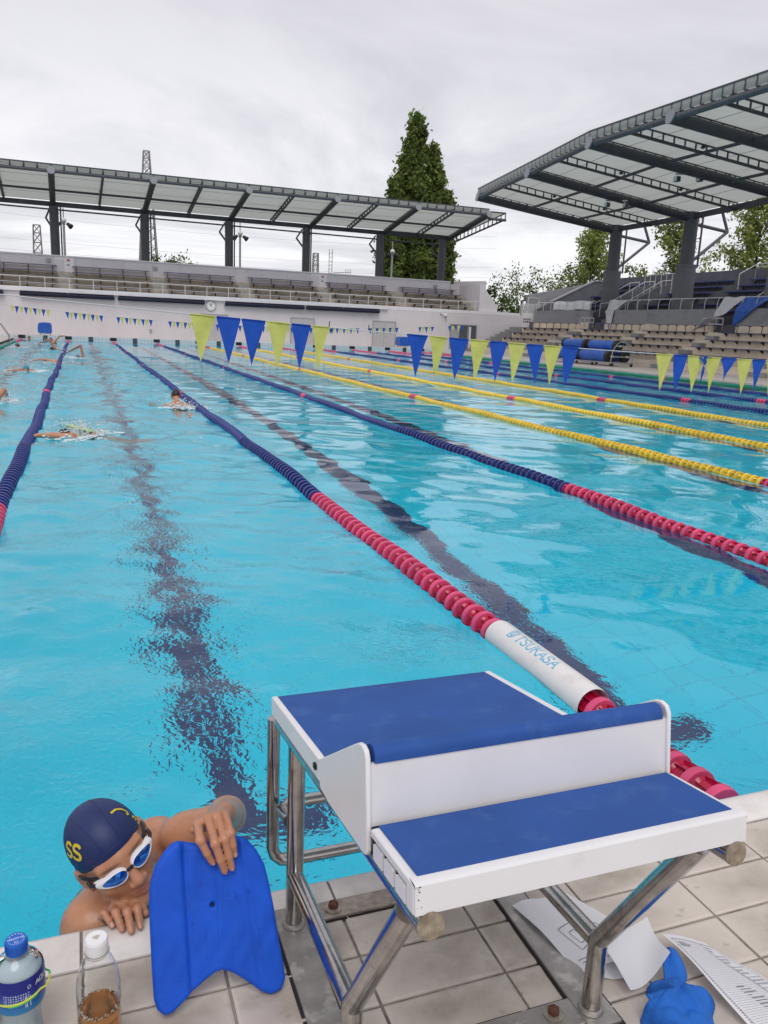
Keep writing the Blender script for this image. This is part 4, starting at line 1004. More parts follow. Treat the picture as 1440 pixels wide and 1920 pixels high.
for x in (16.8, 17.05): MB().tube((x, 62, 5), (x, 62, 7.4), .025, 5).build('rail', M_frame, ac)
for z in np.arange(5.3, 7.3, .3): MB().tube((16.8, 62, z), (17.05, 62, z), .018, 5).build('rung', M_frame, ac)
for i in range(8): MB().tube((17.2 + .2*i, 62, 5), (17.2 + .2*i, 62, 5.65 + (.35 if i > 4 else 0)), .02, 5).build('post', M_frame, ac)
MB().tube((17.2, 62, 5.65), (18.6, 62, 5.75), .022, 5).build('rail', M_frame, ac)

# ================================================================== POOLSIDE THINGS, FAR
M_tarp_b = MAT('blue_tarpaulin', (.025, .11, .46), .35, vary=.2, vscale=3, bump=.5, bscale=14, bdist=.02)
M_tarp_d = MAT('dark_blue_sheet', (.01, .02, .09), .6)
M_tarp_g = MAT('grey_sheet', (.62, .61, .64), .6, vary=.1, vscale=2, bump=.4, bscale=8, bdist=.02)
M_tarp_w = MAT('white_sheet', (.76, .76, .77), .6, vary=.08, vscale=2, bump=.5, bscale=7, bdist=.02)
M_blk = MAT('black_plastic', (.015, .015, .017), .5)
def cover_roll(x, z, y0, y1, r, label):
    t = thing('cover_roll', label, 'pool cover roll', (x, (y0+y1)/2, z), 'rolled pool covers on the trolley'); n = 22; m = MB(); P = []; k = 26
    for i in range(k + 1):
        y = y0 + (y1-y0)*i/k; rr = []
        for j in range(n):
            a = 2*math.pi*j/n; w_ = mnoise.noise(Vector((math.cos(a)*1.3, y*1.8, math.sin(a)*1.3 + x*3)))
            q = r * (1 + .06*w_ + .02*math.sin(y*3)); P.append((x + q*math.cos(a), y, z + q*math.sin(a)))
    m.add(P, [(i*n+j, (i+1)*n+j, (i+1)*n+(j+1)%n, i*n+(j+1)%n) for i in range(k) for j in range(n)]); m.build('tarpaulin', M_tarp_b, t)
    for y, s_ in ((y0, -1), (y1, 1)):
        MB().lathe([(0, s_*.10), (r*.9, s_*.10), (r*1.06, s_*.05), (r*1.06, -s_*.12), (r*.9, -s_*.14)], (x, y, z), 'Y', 22).build('end_ring', M_blk, t)
        MB().tube((x, y, z), (x, y + s_*.30, z), .05, 8).build('axle', M_rail, t)
cover_roll(23.35, 1.12, 32.8, 35.1, .27, 'front one of the two upper blue cover rolls on the trolley')
cover_roll(23.35, 1.12, 35.45, 37.5, .27, 'rear one of the two upper blue cover rolls on the trolley')
cover_roll(23.0, .60, 32.9, 35.3, .29, 'front one of the lower blue cover rolls on the trolley, nearest the pool')
cover_roll(23.0, .60, 35.6, 37.7, .29, 'rear one of the lower blue cover rolls on the trolley, beside the pool')
cover_roll(23.75, .60, 32.7, 37.5, .27, 'long dark blue cover roll low on the far side of the trolley')
tr_ = thing('cover_trolley', 'silver tube trolley on castors carrying blue pool cover rolls beside the pool', 'trolley', (23.35, 35, .12))
for x in (22.75, 23.35, 24.0): MB().tube((x, 32.3, .30), (x, 38.1, .30), .03, 8).build('rail', M_frame, tr_)
for y in (32.4, 35.35, 38.0):
    MB().tube((22.75, y, .30), (24.0, y, .30), .03, 8).build('cross_bar', M_frame, tr_)
for y in (32.4, 38.0):
    MB().path([(22.72, y, .3), (22.75, y, .7), (22.85, y, 1.0), (23.05, y, 1.25), (23.2, y, 1.33)], .024, 8).build('end_frame', M_frame, tr_)
    MB().path([(24.0, y, .3), (24.0, y, .8), (23.85, y, 1.1), (23.5, y, 1.3), (23.2, y, 1.33)], .024, 8).build('end_frame', M_frame, tr_)
    MB().tube((22.75, y, .6), (24.0, y, .6), .025, 8).tube((22.95, y, 1.12), (23.8, y, 1.12), .025, 8).build('cross_bar', M_frame, tr_)
for y in (32.45, 34.0, 35.4, 37.95):
    for x in (22.75, 24.0):
        w_ = MB().lathe([(0, -.03), (.085, -.03), (.09, -.015), (.09, .015), (.085, .03), (0, .03)], (x, y, .21), 'X', 14).build('castor', M_blk, tr_)
        MB().bar((x, y, .30), (x, y, .21), .03, .08).build('fork', M_frame, w_)
def hang_cloth(name, fn, nu, nv, mat, label, cat, loc, parts=None, thick=.015):
    m = MB(); P = [fn(i/nu, j/nv) for i in range(nu+1) for j in range(nv+1)]
    m.add(P, [(i*(nv+1)+j, (i+1)*(nv+1)+j, (i+1)*(nv+1)+j+1, i*(nv+1)+j+1) for i in range(nu) for j in range(nv)])
    o_ = m.build(name, mat, None, smooth=60, label=label, cat=cat); s_ = o_.modifiers.new('thickness', 'SOLIDIFY'); s_.thickness = thick; return o_
def fold(y, z, a=.06, s_=0): return a * (mnoise.noise(Vector((y*2.2 + s_, z*.7, s_))) + .5*mnoise.noise(Vector((y*6 + s_, z*1.1, s_+3))))
def tarp_g1(u, v):
    y = 34.15 + (.0) - u * (1.55 + .1*v) + v*v*.9; z = 3.9 - v * 1.85*(1 - .35*u); x = 30.86 - .48*min(1, v*2.4) - .55*max(0, v - .55)
    if v > .8: x -= (v - .8) * 3.5; 
    y = y + (u - .5) * -(-.9) * v * .8
    return (x + fold(y, z, .10)*min(1, .3 + v), y, z + .03*math.sin(u*9))
hang_cloth('tarpaulin', tarp_g1, 22, 26, M_tarp_g, 'grey sheet hanging over the parapet rail down to the benches left of the blue one', 'tarpaulin', (30, 33, 2))
def tarp_b(u, v):
    y = 32.5 - u*1.9 ; d = .25 + 1.35 * (1 - u) ** 1.3; z = 3.95 + .1*u - v * d - .15*math.sin(u*math.pi)
    x = 30.86 - .50*min(1, v*d/.62) + fold(y, z*1.5, .12, 5)*min(1, .3 + v)
    return (x, y + .25*v*(1-u), z)
hang_cloth('tarpaulin', tarp_b, 24, 18, M_tarp_b, 'bright blue sheet draped over the parapet rail at the right edge', 'tarpaulin', (30, 31, 2))
def tarp_g2(u, v):
    y = 44.25 - u*1.9*(1 - .55*v); z = 3.9 - v*.7; return (30.80 + fold(y, z, .05, 9) - .22*v, y, z + .05*math.sin(u*7))
hang_cloth('tarpaulin', tarp_g2, 16, 10, M_tarp_g, 'small grey sheet bunched on the rail beside the stair gap', 'tarpaulin', (30, 43, 3))
def tarp_g3(u, v):
    y = 44.1 - u*.9*(1 - v*.6) - .3*v; z = 3.25 - v*1.25; return (30.40 + fold(y, z, .07, 12), y, z)
hang_cloth('tarpaulin', tarp_g3, 10, 14, M_tarp_g, 'narrow grey sheet hanging below the rail across the parapet beside the stair gap', 'tarpaulin', (30, 43, 2))
def tarp_w(u, v):
    y = 51.0 - u*4.6; z = 3.93 - v*.60; return (30.76 + fold(y, z, .05, 20) + (.08 if v < .15 else -.03), y, z + .03*math.sin(u*11))
hang_cloth('tarpaulin', tarp_w, 24, 8, M_tarp_w, 'white sheet stretched along the parapet rail at the far end of the right seating', 'tarpaulin', (30, 48, 3))
# covered starting blocks on the far end
def covered_block(x, label):
    t = thing('covered_starting_block', label, 'starting block', (x, 50.3, .1), 'starting blocks with blue covers at the far end')
    for sx_ in (-.28, .28): MB().path([(x+sx_, 50.62, .1), (x+sx_, 50.6, .36), (x+sx_, 50.2, .40)], .03, 7).build('leg', M_steel, t)
    MB().box((x-.30, 50.08, .36), (x+.30, 50.75, .42)).build('frame', M_white2, t, smooth=0)
    m = MB(); P = []; n = 12
    prof = [(-.36, .43), (-.38, .60), (-.37, .82), (-.30, .97), (-.1, 1.0), (.1, 1.0), (.32, .98), (.37, .82), (.38, .6), (.37, .43)]
    for i, y in enumerate(np.linspace(50.0, 50.85, 8)):
        for j, (dx, z) in enumerate(prof): P.append((x + dx*(1 + .05*mnoise.noise(Vector((dx*3, y*4, z*3 + x)))), y, z - .02*math.sin(y*9) - (.0 if i else .02)))
    k = len(prof); m.add(P, [(i*k+j, i*k+j+1, (i+1)*k+j+1, (i+1)*k+j) for i in range(7) for j in range(k-1)] + [tuple(range(k-1, -1, -1)), tuple(7*k + j for j in range(k))]); m.build('cover', M_tarp_b, t, smooth=50)
covered_block(-3.75, 'starting block under a bright blue cover at the far end near the ladder')
covered_block(18.75, 'starting block under a blue cover at the right part of the far end')
covered_block(16.25, 'starting block under a blue cover partly hidden by the first right hand pennant') if False else None
la = thing('pool_ladder', 'steel pool ladder with two bent rails at the far left corner', 'ladder', (-5.6, 46.5, .1))
for y in (46.2, 46.8):
    MB().path([(-6.2, y, .1), (-6.2, y, .8), (-6.1, y, .98), (-5.95, y, 1.0), (-5.75, y, .85), (-5.4, y, .3), (-5.38, y, -.2)], .028, 8).build('rail', M_steel, la)
for z in (-.15, .12): MB().box((-5.46, 46.2, z - .02), (-5.32, 46.8, z + .02)).build('step', M_steel, la, smooth=0)
# ================================================================== STARTING BLOCK
M_wp = MAT('white_powder_coat', (.74, .73, .74), .35, vary=.03, vscale=8, dirt=(.62, .60, .58), dscale=9, dpos=(.62, .9), bump=.05, bscale=300, bdist=.001)
M_blue = MAT('blue_grip_surface', (.020, .082, .315), .62, vary=.10, vscale=7, bump=.55, bscale=700, bdist=.0015, dirt=(.06, .15, .38), dscale=16, dpos=(.55, .9), spec=.35)
M_worn = MAT('worn_grey_steel_plate', (.33, .31, .29), .4, .6, vary=.2, vscale=15, dirt=(.52, .48, .44), dscale=16, dpos=(.55, .66), bump=.2, bscale=60, bdist=.002)
M_rust = MAT('rusty_bolt', (.13, .055, .035), .75, .4, vary=.4, vscale=90)
M_bolt_w = MAT('stained_washer', (.36, .31, .26), .5, .6, vary=.3, vscale=60)
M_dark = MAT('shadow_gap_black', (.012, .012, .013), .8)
M_capw = MAT('weathered_end_cap', (.38, .32, .24), .6, .5, vary=.3, vscale=70, dirt=(.22, .17, .12), dscale=50)
sb = thing('starting_block', 'white and blue starting block on steel tube legs at the pool edge in the foreground', 'starting block', (-1.22, -.29, DECK))
ANG = math.atan(.1513); CA, SA = math.cos(ANG), math.sin(ANG); Z0 = .632
def BP(x, s, n):          # s along the plate towards the pool, n square to it
    return (x, s*CA + n*SA, Z0 - s*SA + n*CA)
XL, XR = -1.505, -.942
ub = lambda poly, a, b, mb: mb.prism(poly, a, b, lambda s, n, t: BP(t, s, n))
# front plate: shell, then the blue sheet that runs up the wedge
m = MB(); ub([(.066, -.040), (.066, -.004), (.062, -.0015), (-.33, -.0015), (-.60, -.0015), (-.60, -.040)], XL, XR, m)
m.build('front_plate', M_wp, sb, smooth=30, bevel=.003)
prof = [(.068, -.010), (.0675, -.003), (.063, .0005)] + [(s, .0005) for s in (.0, -.1, -.2, -.28)] + [(-.315, .002), (-.345, .008), (-.40, .028), (-.46, .055), (-.52, .084), (-.565, .108), (-.580, .1155), (-.590, .1185), (-.600, .1175), (-.607, .112), (-.610, .104), (-.6105, .094)]
inner = [(-.6065, .094), (-.59, .09), (-.52, .06), (-.42, .015), (-.34, -.001), (.06, -.001)]
m = MB(); ub(prof + inner, XL + .0125, XR - .0125, m); m.build('grip_sheet', M_blue, sb, smooth=50)
m = MB(); ub([(-.600, -.006), (-.6085, -.006), (-.6085, .0935), (-.600, .0935)], XL + .004, XR - .004, m); m.build('wedge_back', M_wp, sb, smooth=30)
for x0, x1 in ((XL - .004, XL + .0045), (XR - .0045, XR + .004)):
    m = MB(); ub([(-.335, .001), (-.40, .032), (-.555, .108), (-.578, .1185), (-.594, .1205), (-.607, .116), (-.6135, .104), (-.6135, -.040), (-.607, -.050), (-.596, -.053), (-.40, -.053), (-.352, -.046)], x0, x1, m)
    m.build('wedge_side', M_wp, sb, smooth=30, bevel=.0025)
for x0, x1 in ((XL, XL + .0125), (XR - .0125, XR)):
    m = MB(); ub([(.0665, -.041), (.0665, -.003), (.060, .003), (-.335, .003), (-.335, -.041)], x0 - .0015, x1, m); m.build('side_rim', M_wp, sb, smooth=30, bevel=.003)
# small step plate at the back
s0, s1 = -.622, -.788
m = MB(); ub([(s0, -.012), (s0, -.001), (s1, -.001), (s1, -.012)], XL + .001, XR - .001, m); m.build('step_plate', M_wp, sb, smooth=30, bevel=.003)
m = MB(); ub([(s1 + .0005, -.044), (s1 + .0005, -.003), (s1 - .006, -.003), (s1 - .006, -.044)], XL + .001, XR - .001, m)
ub([(s1 + .001, .0005), (s1 + .014, .0005), (s1 + .014, -.001), (s1 - .0045, -.001), (s1 - .006, -.0035), (s1 - .004, -.0008)], XL + .001, XR - .001, m); m.build('step_apron', M_wp, sb, smooth=40, bevel=.0025)
m = MB(); ub([(s0, .0015), (s1 + .013, .0015), (s1 + .013, -.0005), (s0, -.0005)], XL + .0125, XR - .0125, m); m.build('grip_sheet', M_blue, sb, smooth=30)
m = MB(); ub([(s0 + .009, -.04), (s0 + .009, -.003), (s0 - .001, -.003), (s0 - .001, -.04)], XL + .006, XR - .006, m); m.build('gap_shade', M_dark, sb, smooth=30)  # black strip stands in for the shade in the slot behind the wedge
for x0, x1, sg in ((XL, XL + .005, -1), (XR - .005, XR, 1)):
    m = MB(); ub([(s0, -.0125), (s0, -.003), (s1, -.003), (s1, -.0125)], x0, x1, m)
    ub([(s1 + .022, -.044), (s1 + .022, -.0125), (s1, -.0125), (s1, -.044)], x0, x1, m); m.build('step_rim', M_wp, sb, smooth=30)
    for q in range(3):
        a = s0 - .010 - q * .046
        m = MB(); ub([(a, -.044), (a, -.0215), (a - .004, -.0185), (a - .033, -.0185), (a - .037, -.0215), (a - .037, -.044)], x0 - .0005, x1 - .0005, m); m.build('side_tab', M_wp, sb, smooth=30)
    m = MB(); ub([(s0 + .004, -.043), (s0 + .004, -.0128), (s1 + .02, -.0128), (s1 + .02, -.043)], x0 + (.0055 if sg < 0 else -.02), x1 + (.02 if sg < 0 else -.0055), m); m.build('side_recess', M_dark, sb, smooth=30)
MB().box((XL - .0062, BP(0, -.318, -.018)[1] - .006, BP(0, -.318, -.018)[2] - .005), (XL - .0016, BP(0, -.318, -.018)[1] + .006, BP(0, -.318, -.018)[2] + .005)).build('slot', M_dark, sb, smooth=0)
m = MB()
for q in range(11):   # chipped paint at the near corner of the apron
    n_ = -.004 - abs(rnd.gauss(0, .016)) * (q % 3 != 0); s_ = s1 - .0066; x_ = XL + .003 + abs(rnd.gauss(0, .0055)); r_ = rnd.uniform(.0004, .0012)
    m.add([BP(x_ + r_*math.cos(a)*rnd.uniform(.6, 1.3), s_, n_ + r_*math.sin(a)*rnd.uniform(.6, 1.3)) for a in np.linspace(0, 5.3, 6)], [(0,1,2,3,4,5)])
m.build('paint_chips', M_rust, sb, smooth=0, kind='stuff')
# frame of stainless tube
RX = (-1.482, -.963); RT = .0195
for x in RX:
    m = MB(); m.tube(BP(x, .062, -.061), BP(x, -.792, -.061), RT, 20); tb = m.build('rail', M_steel, sb)
    MB().tube(BP(x, -.7921, -.061), BP(x, -.7955, -.061), RT * 1.02, 20).build('end_cap', M_capw, tb)
    MB().tube((x, -.085, DECK + .006), (x, -.085, Z0 - .064 + .085*.15), RT * .98, 18).build('post', M_steel, sb)
    MB().path([(x, -.500, DECK + .006), (x, -.500, DECK + .165), (x, -.503, DECK + .178), (x, -.512, DECK + .19), (x, BP(x, -.715, -.083)[1], BP(x, -.715, -.083)[2])], RT, 18).build('leg', M_steel, sb)
    MB().tube((x, -.085, DECK + .135), (x, -.49, DECK + .165), RT * .96, 18).build('side_rail', M_steel, sb)
    for y in (-.085, -.50): MB().lathe([(RT + .007, .0085), (RT + .005, .013), (RT, .0155)], (x, y, DECK), 'Z', 18).build('weld_bead', M_worn, sb)
# backstroke grips: two loops of tube over the water
for zl, yy, rr in ((.165, .088, .0155), (.335, .072, .0145)):
    a, b_ = RX; a -= .012; b_ += .012; rb = .045 if zl < .2 else .03; P = [(a, yy, .54)] if zl < .2 else []
    zz = zl
    if zl < .2:
        P = [(a, yy, .556), (a, yy, zz + rb), (a + rb*.13, yy, zz + rb*.5), (a + rb*.5, yy, zz + rb*.13), (a + rb, yy, zz), (b_ - rb, yy, zz), (b_ - rb*.5, yy, zz + rb*.13), (b_ - rb*.13, yy, zz + rb*.5), (b_, yy, zz + rb), (b_, yy, .556)]
    else: P = [(a + .012, yy - .10, zz + .02), (a + .012, yy - .03, zz + .003), (a + .035, yy, zz), (b_ - .035, yy, zz), (b_ - .012, yy - .03, zz + .003), (b_ - .012, yy - .10, zz + .02)]
    MB().path(P, rr, 14).build('hand_grip', M_steel, sb)
# base plates, dark joints, bolts
pl = [((-1.522, -.545), (-1.452, -.03)), ((-.992, -.545), (-.918, -.03)), ((-1.4515, -.092), (-.9925, -.037)), ((-1.4515, -.528), (-.9925, -.463))]
for i, (a, b_) in enumerate(pl):
    MB().box((a[0], a[1], DECK - .001), (b_[0], b_[1], DECK + .0075)).build('base_plate', M_worn if i != 2 else M_bolt_w, sb, smooth=0, bevel=.002)
m = MB(); e = .007
for a, b_ in pl: m.box((a[0] - e, a[1] - e, DECK - .0055), (b_[0] + e, b_[1] + e, DECK - .0012 + .0014))
m.build('rubber_joint', M_recess, sb, smooth=0)
for x, y in ((-1.381, -.064), (-1.045, -.490)):
    MB().lathe([(.021, .0076), (.021, .0105), (.017, .0115), (0, .0115)], (x, y, DECK), 'Z', 22).build('washer', M_bolt_w, sb)
    MB().lathe([(.0125, .0116), (.0125, .020), (.0105, .0225), (.006, .0235), (0, .0238)], (x, y, DECK), 'Z', 6).build('bolt', M_rust, sb, smooth=30)

# ================================================================== KICKBOARD
M_kick = MAT('blue_foam', (.002, .080, .56), .55, vary=.14, vscale=14, bump=.6, bscale=260, bdist=.0018, spec=.4)
OUT = [(-1.74,.326),(-1.709,.316),(-1.676,.313),(-1.651,.315),(-1.628,.319),(-1.602,.309),(-1.582,.283),(-1.567,.25),(-1.56,.209),(-1.554,.161),(-1.549,.102),(-1.543,.048),(-1.542,.021),(-1.552,.003),(-1.574,-.002),(-1.596,.010),(-1.623,.034),(-1.646,.053),(-1.669,.064),(-1.683,.062),(-1.708,.049),(-1.732,.035),(-1.756,.019),(-1.77,.009),(-1.786,.008),(-1.799,.021),(-1.804,.039),(-1.805,.09),(-1.805,.155),(-1.804,.22),(-1.800,.255),(-1.789,.284),(-1.771,.308),(-1.754,.323)]
KB0 = np.array([0, -.255, .1205]); KW = np.array([0, .4185, .9082]); KN = np.array([0, -.9082, .4185])
poly = np.array(OUT)
def sd_poly(p):
    d = np.full(len(p), 1e9); s_ = np.ones(len(p)); n = len(poly); j = n - 1
    for i in range(n):
        e = poly[j] - poly[i]; w_ = p - poly[i]; t = np.clip((w_ @ e) / (e @ e), 0, 1); b_ = w_ - t[:, None]*e
        d = np.minimum(d, (b_**2).sum(1))
        c1 = p[:, 1] >= poly[i][1]; c2 = p[:, 1] < poly[j][1]; c3 = e[0]*w_[:, 1] > e[1]*w_[:, 0]
        fl_ = (c1 & c2 & c3) | (~c1 & ~c2 & ~c3); s_[fl_] *= -1; j = i
    return s_ * np.sqrt(d)
def kick_sdf(P):
    x, w_, t = P[:, 0].astype(float), P[:, 1].astype(float), P[:, 2].astype(float)
    d2 = sd_poly(np.stack([x, w_], 1)) + .010
    gl = -1.735 + (.311 - w_) * .004; gr = -1.613 + (.266 - w_) * .074
    sig = lambda v: 1 / (1 + np.exp(-np.clip(v / .0026, -30, 30)))
    inner = sig(x - gl) * sig(gr - x)
    wing = .0012*np.sin(x*30)
    top = .0145 - .0065 * inner - .003 * np.exp(-((x - gl - .004)/.006)**2) + .0022 * np.exp(-((x - gr)/.008)**2)
    top += .0007*np.sin(w_*38 + 3*np.sin(x*60)) * inner * (w_ > .2) + .0005*np.sin(x*140 + 4*np.sin(w_*30)); top -= .0012 * np.exp(-((x + 1.668 - (w_-.2)*.03)/.0012)**2) * (w_ < .30) * inner + .0008*np.exp(-((x + 1.642 - (w_-.1)*.05)/.001)**2) * (w_ < .13)
    top -= .004 * np.exp(-(((x + 1.680)/.004)**2 + ((w_ - .192)/.004)**2)) * 3
    dz = np.maximum(t - top, -.014 - t) + .010
    o_ = np.sqrt(np.maximum(d2, 0)**2 + np.maximum(dz, 0)**2) + np.minimum(np.maximum(d2, dz), 0) - .010
    return o_.astype(np.float32)
V, F = nets(kick_sdf, (-1.82, -.02, -.025), (-1.53, .34, .03), .0022)
V = KB0 + np.outer(V[:, 0], [1, 0, 0]) + np.outer(V[:, 1], KW) + np.outer(V[:, 2], KN) + KN * .0
kbd = thing('kickboard', 'blue foam kickboard standing on the deck under the hand of the capped man', 'kickboard', (-1.675, -.25, DECK))
ob('board', np_mesh('board', V, F[:, ::-1] if False else F, M_kick), kbd)
kp = lambda x, w_, t: tuple(KB0 + np.array([x, 0, 0]) + KW*w_ + KN*t)
MB().tube(kp(-1.680, .192, .0035), kp(-1.680, .192, .0085), .0028, 12).build('hole', M_dark, kbd)
M_drop = MAT('water_drop', (.9, .95, 1), .02, trans=1.0, ior=1.33)
m = MB()
for x, w_, l_ in ((-1.727, .20, .016), (-1.722, .155, .012), (-1.697, .135, .014), (-1.632, .195, .014), (-1.606, .205, .008), (-1.59, .13, .006), (-1.655, .25, .006), (-1.70, .235, .005)):
    t0 = .0082 if -1.733 < x < -1.615 else .0145
    m.path([kp(x, w_ + l_, t0), kp(x, w_, t0 + .0006), kp(x, w_ - .003, t0 + .0004)], [.0008, .0019, .0012], 6)
m.build('droplets', M_drop, kbd, kind='stuff')

# ================================================================== BOTTLES
M_pet = MAT('clear_plastic', (.97, .985, .99), .02, trans=1.0, ior=1.28)
M_cap_b = MAT('blue_bottle_cap', (.012, .11, .50), .35, bump=.15, bscale=200, bdist=.001)
M_cap_w = MAT('white_bottle_cap', (.76, .76, .77), .35)
M_prw = MAT('white_print', (.72, .80, .88), .5)
M_label, N, L, b = _nt('blue_bottle_label')
tcn = N.new('ShaderNodeTexCoord'); sg = N.new('ShaderNodeSeparateXYZ'); L.new(tcn.outputs['Generated'], sg.inputs[0])
rp = N.new('ShaderNodeValToRGB'); e = rp.color_ramp.elements
e[0].position = 0.0; e[0].color = (.02, .22, .42, 1); e[1].position = 1.0; e[1].color = (.006, .012, .19, 1)
for p_, c in ((.22, (.015, .14, .42, 1)), (.5, (.01, .035, .30, 1)), (.7, (.006, .012, .20, 1))):
    q = e.new(p_); q.color = c
L.new(sg.outputs['Z'], rp.inputs[0]); L.new(rp.outputs[0], b.inputs['Base Color']); b.inputs['Roughness'].default_value = .3
M_milk = MAT('pale_sports_drink', (.50, .60, .65), .25, spec=.4)
M_tea, N, L, b = _nt('brown_tea'); b.inputs['Base Color'].default_value = (.80, .36, .085, 1); b.inputs['Roughness'].default_value = .02; b.inputs['Transmission Weight'].default_value = .9; b.inputs['IOR'].default_value = 1.2
M_band_g = MAT('green_rubber_band', (.05, .50, .10), .4); M_band_y = MAT('yellow_rubber_band', (.55, .60, .08), .4)
def bottle(name, x, y, prof, capr, caph, capz, capmat, label):
    t = thing(name, label, 'bottle', (x, y, DECK), 'drink bottles on the pool edge')
    inn = [(max(r_ - .0006, 0), z + .0006) for r_, z in prof]
    m = MB().lathe(prof + list(reversed(inn)), (x, y, DECK), 'Z', 40); m.build('bottle_body', M_pet, t, smooth=50)
    c = MB(); k = 44; prof_c = [(capr, 0), (capr, caph * .86), (capr * .93, caph), (0, caph)]; c.lathe(prof_c, (x, y, DECK + capz), 'Z', k)
    cp = c.build('cap', capmat, t, smooth=40); rb = MB()
    for q in range(48):
        a = q * math.pi / 24; rb.bar((x + math.cos(a)*capr, y + math.sin(a)*capr, DECK + capz + caph*.12), (x + math.cos(a)*capr, y + math.sin(a)*capr, DECK + capz + caph*.82), .0012, .0014, up=(math.cos(a), math.sin(a), 0))
    rb.build('ribs', capmat, cp, smooth=0)
    MB().lathe([(capr*1.12, capz - .0045), (capr*1.14, capz - .003), (capr*1.12, capz - .0012), (capr*.8, capz - .0012)], (x, y, DECK), 'Z', 36).build('neck_ring', M_pet, t)
    return t, cp
ax, ay = -2.040, -.252
profA = [(.0, .001), (.030, .0), (.038, .006), (.041, .02), (.041, .05), (.0375, .085), (.0375, .105), (.0425, .125), (.0440, .133), (.0440, .183), (.0425, .192), (.036, .206), (.027, .214), (.0195, .219), (.018, .222)]
tA, cA = bottle('drink_bottle', ax, ay, profA, .0188, .0235, .2245, M_cap_b, 'drink bottle with a blue cap, dark blue label and a green and yellow band')
MB().lathe([(0, .002), (.0285, .0015), (.0368, .007), (.0395, .02), (.0395, .05), (.036, .085), (.036, .105), (.0408, .125), (.0424, .134), (.0424, .182), (.0410, .191), (.0346, .204), (.0258, .2125), (.0185, .2165), (0, .2165)], (ax, ay, DECK), 'Z', 40).build('liquid', M_milk, tA, smooth=50)
lb = MB().lathe([(.0428, .124), (.0446, .132), (.0446, .184), (.0430, .1925)], (ax, ay, DECK), 'Z', 48).build('label', M_label, tA, smooth=50)
a_c = math.atan2(-1.3, .16)
def on_lab(rad, z0):
    return lambda u, v: (ax + rad*math.cos(a_c + u/rad), ay + rad*math.sin(a_c + u/rad), DECK + z0 + v)
pm = MB(); f_ = on_lab(.0450, .172)
word(pm, 'AQUARIUS', .010, .0016, .0088, lambda u, v: f_(u + .028, v), sub=2)
for row in range(4):
    for q in range(11):
        u0 = -.030 + q*.0042 + rnd.uniform(0, .001); z0 = .166 - row*.0048
        g_ = on_lab(.0450, z0); stroke(pm, [(u0, 0), (u0 + .0024, 0)], .0007, g_); stroke(pm, [(u0 + .0012, -.0012), (u0 + .0012, .0013)], .0006, g_)
        if q % 2: stroke(pm, [(u0, -.0013), (u0 + .0024, -.0013)], .0006, g_)
for u0 in (.008, .0105, .0165):
    g_ = on_lab(.0450, .137); stroke(pm, [(u0, 0), (u0, .022)], .0009, g_)
    for q in range(6): stroke(pm, [(u0 - .001, .002 + q*.0035), (u0 + .001, .002 + q*.0035)], .0007, g_)
g_ = on_lab(.0450, .173); stroke(pm, [(.014, 0), (.0175, .001), (.0185, .005), (.016, .0075), (.013, .0055), (.014, 0)], .0008, g_)
pm.build('print', M_prw, lb, smooth=0)
pts = []
for q in range(40):
    a = q * 2*math.pi/40; sag = .0065*math.sin(a - a_c - .4); rr = .0462 + (.006 if math.cos(a - a_c - 1.35) > .92 else 0); pts.append((ax + rr*math.cos(a), ay + rr*math.sin(a), DECK + .1535 + sag))
bnd = MB().path(pts[:22], .0018, 8, cap=False).build('rubber_band', M_band_g, tA)
MB().path(pts[21:] + pts[:1], .0018, 8, cap=False).build('rubber_band', M_band_y, tA, label='yellow stretch of the rubber band')
MB().path([(pts[i][0]*1.0, pts[i][1], pts[i][2] - .003) for i in list(range(28, 36))], .0016, 8).build('rubber_band', M_band_g, tA)
cz = DECK + .2245 + .0237
dv = Vector((.155, -.99, 0)).normalized(); du = Vector((dv.y * -1, dv.x, 0))
on_cap = lambda x, y: (lambda u, v: (x + du.x*u - dv.x*v, y + du.y*u - dv.y*v, cz))
pm = MB(); f_ = on_cap(ax, ay)
word(pm, 'AQUARIUS', .0042, .0007, .0036, lambda u, v: f_(u - .0145, v - .0005))
pm2 = [(math.cos(R(a))*.0135, math.sin(R(a))*.0135) for a in range(35, 150, 12)]
for a, b_ in zip(pm2[:-1:2], pm2[1::2]): stroke(pm, [a, b_], .0014, f_)
for a in range(200, 345, 16): stroke(pm, [(math.cos(R(a))*.0135, math.sin(R(a))*.0135), (math.cos(R(a + 7))*.0135, math.sin(R(a + 7))*.0135)], .0010, f_)
stroke(pm, [(-.003, -.010), (.002, -.0105), (.0028, -.006), (-.0028, -.0055), (-.003, -.010)], .0008, f_)
pm.build('print', M_prw, cA, smooth=0)
bx, by = -1.9045, -.297
profB = [(.0, .001), (.031, .0), (.037, .004), (.0385, .012)] + [(.0385 - (.0012 if q % 2 else 0), .014 + q*.0075) for q in range(13)] + [(.0385, .118), (.0388, .128), (.0375, .131), (.0388, .134), (.0388, .150), (.0375, .168), (.0335, .187), (.0265, .205), (.0195, .216), (.0180, .222)]
tB, cB = bottle('tea_bottle', bx, by, profB, .0198, .0265, .2265, M_cap_w, 'clear plastic bottle with a white cap, half full of brown tea')
MB().lathe([(0, .0022), (.0300, .0018), (.0362, .0055), (.0370, .013), (.0366, .090), (.0366, .1085), (0, .1085)], (bx, by, DECK), 'Z', 40).build('tea', M_tea, tB, smooth=50)
fm = MB()
for q in range(150):
    a = rnd.uniform(0, 6.28); r_ = .0365 * math.sqrt(rnd.uniform(.75, 1)); fm.ball((bx + r_*math.cos(a), by + r_*math.sin(a), DECK + .1085 + rnd.uniform(-.002, .004)), rnd.uniform(.0006, .0019), 7, 4)
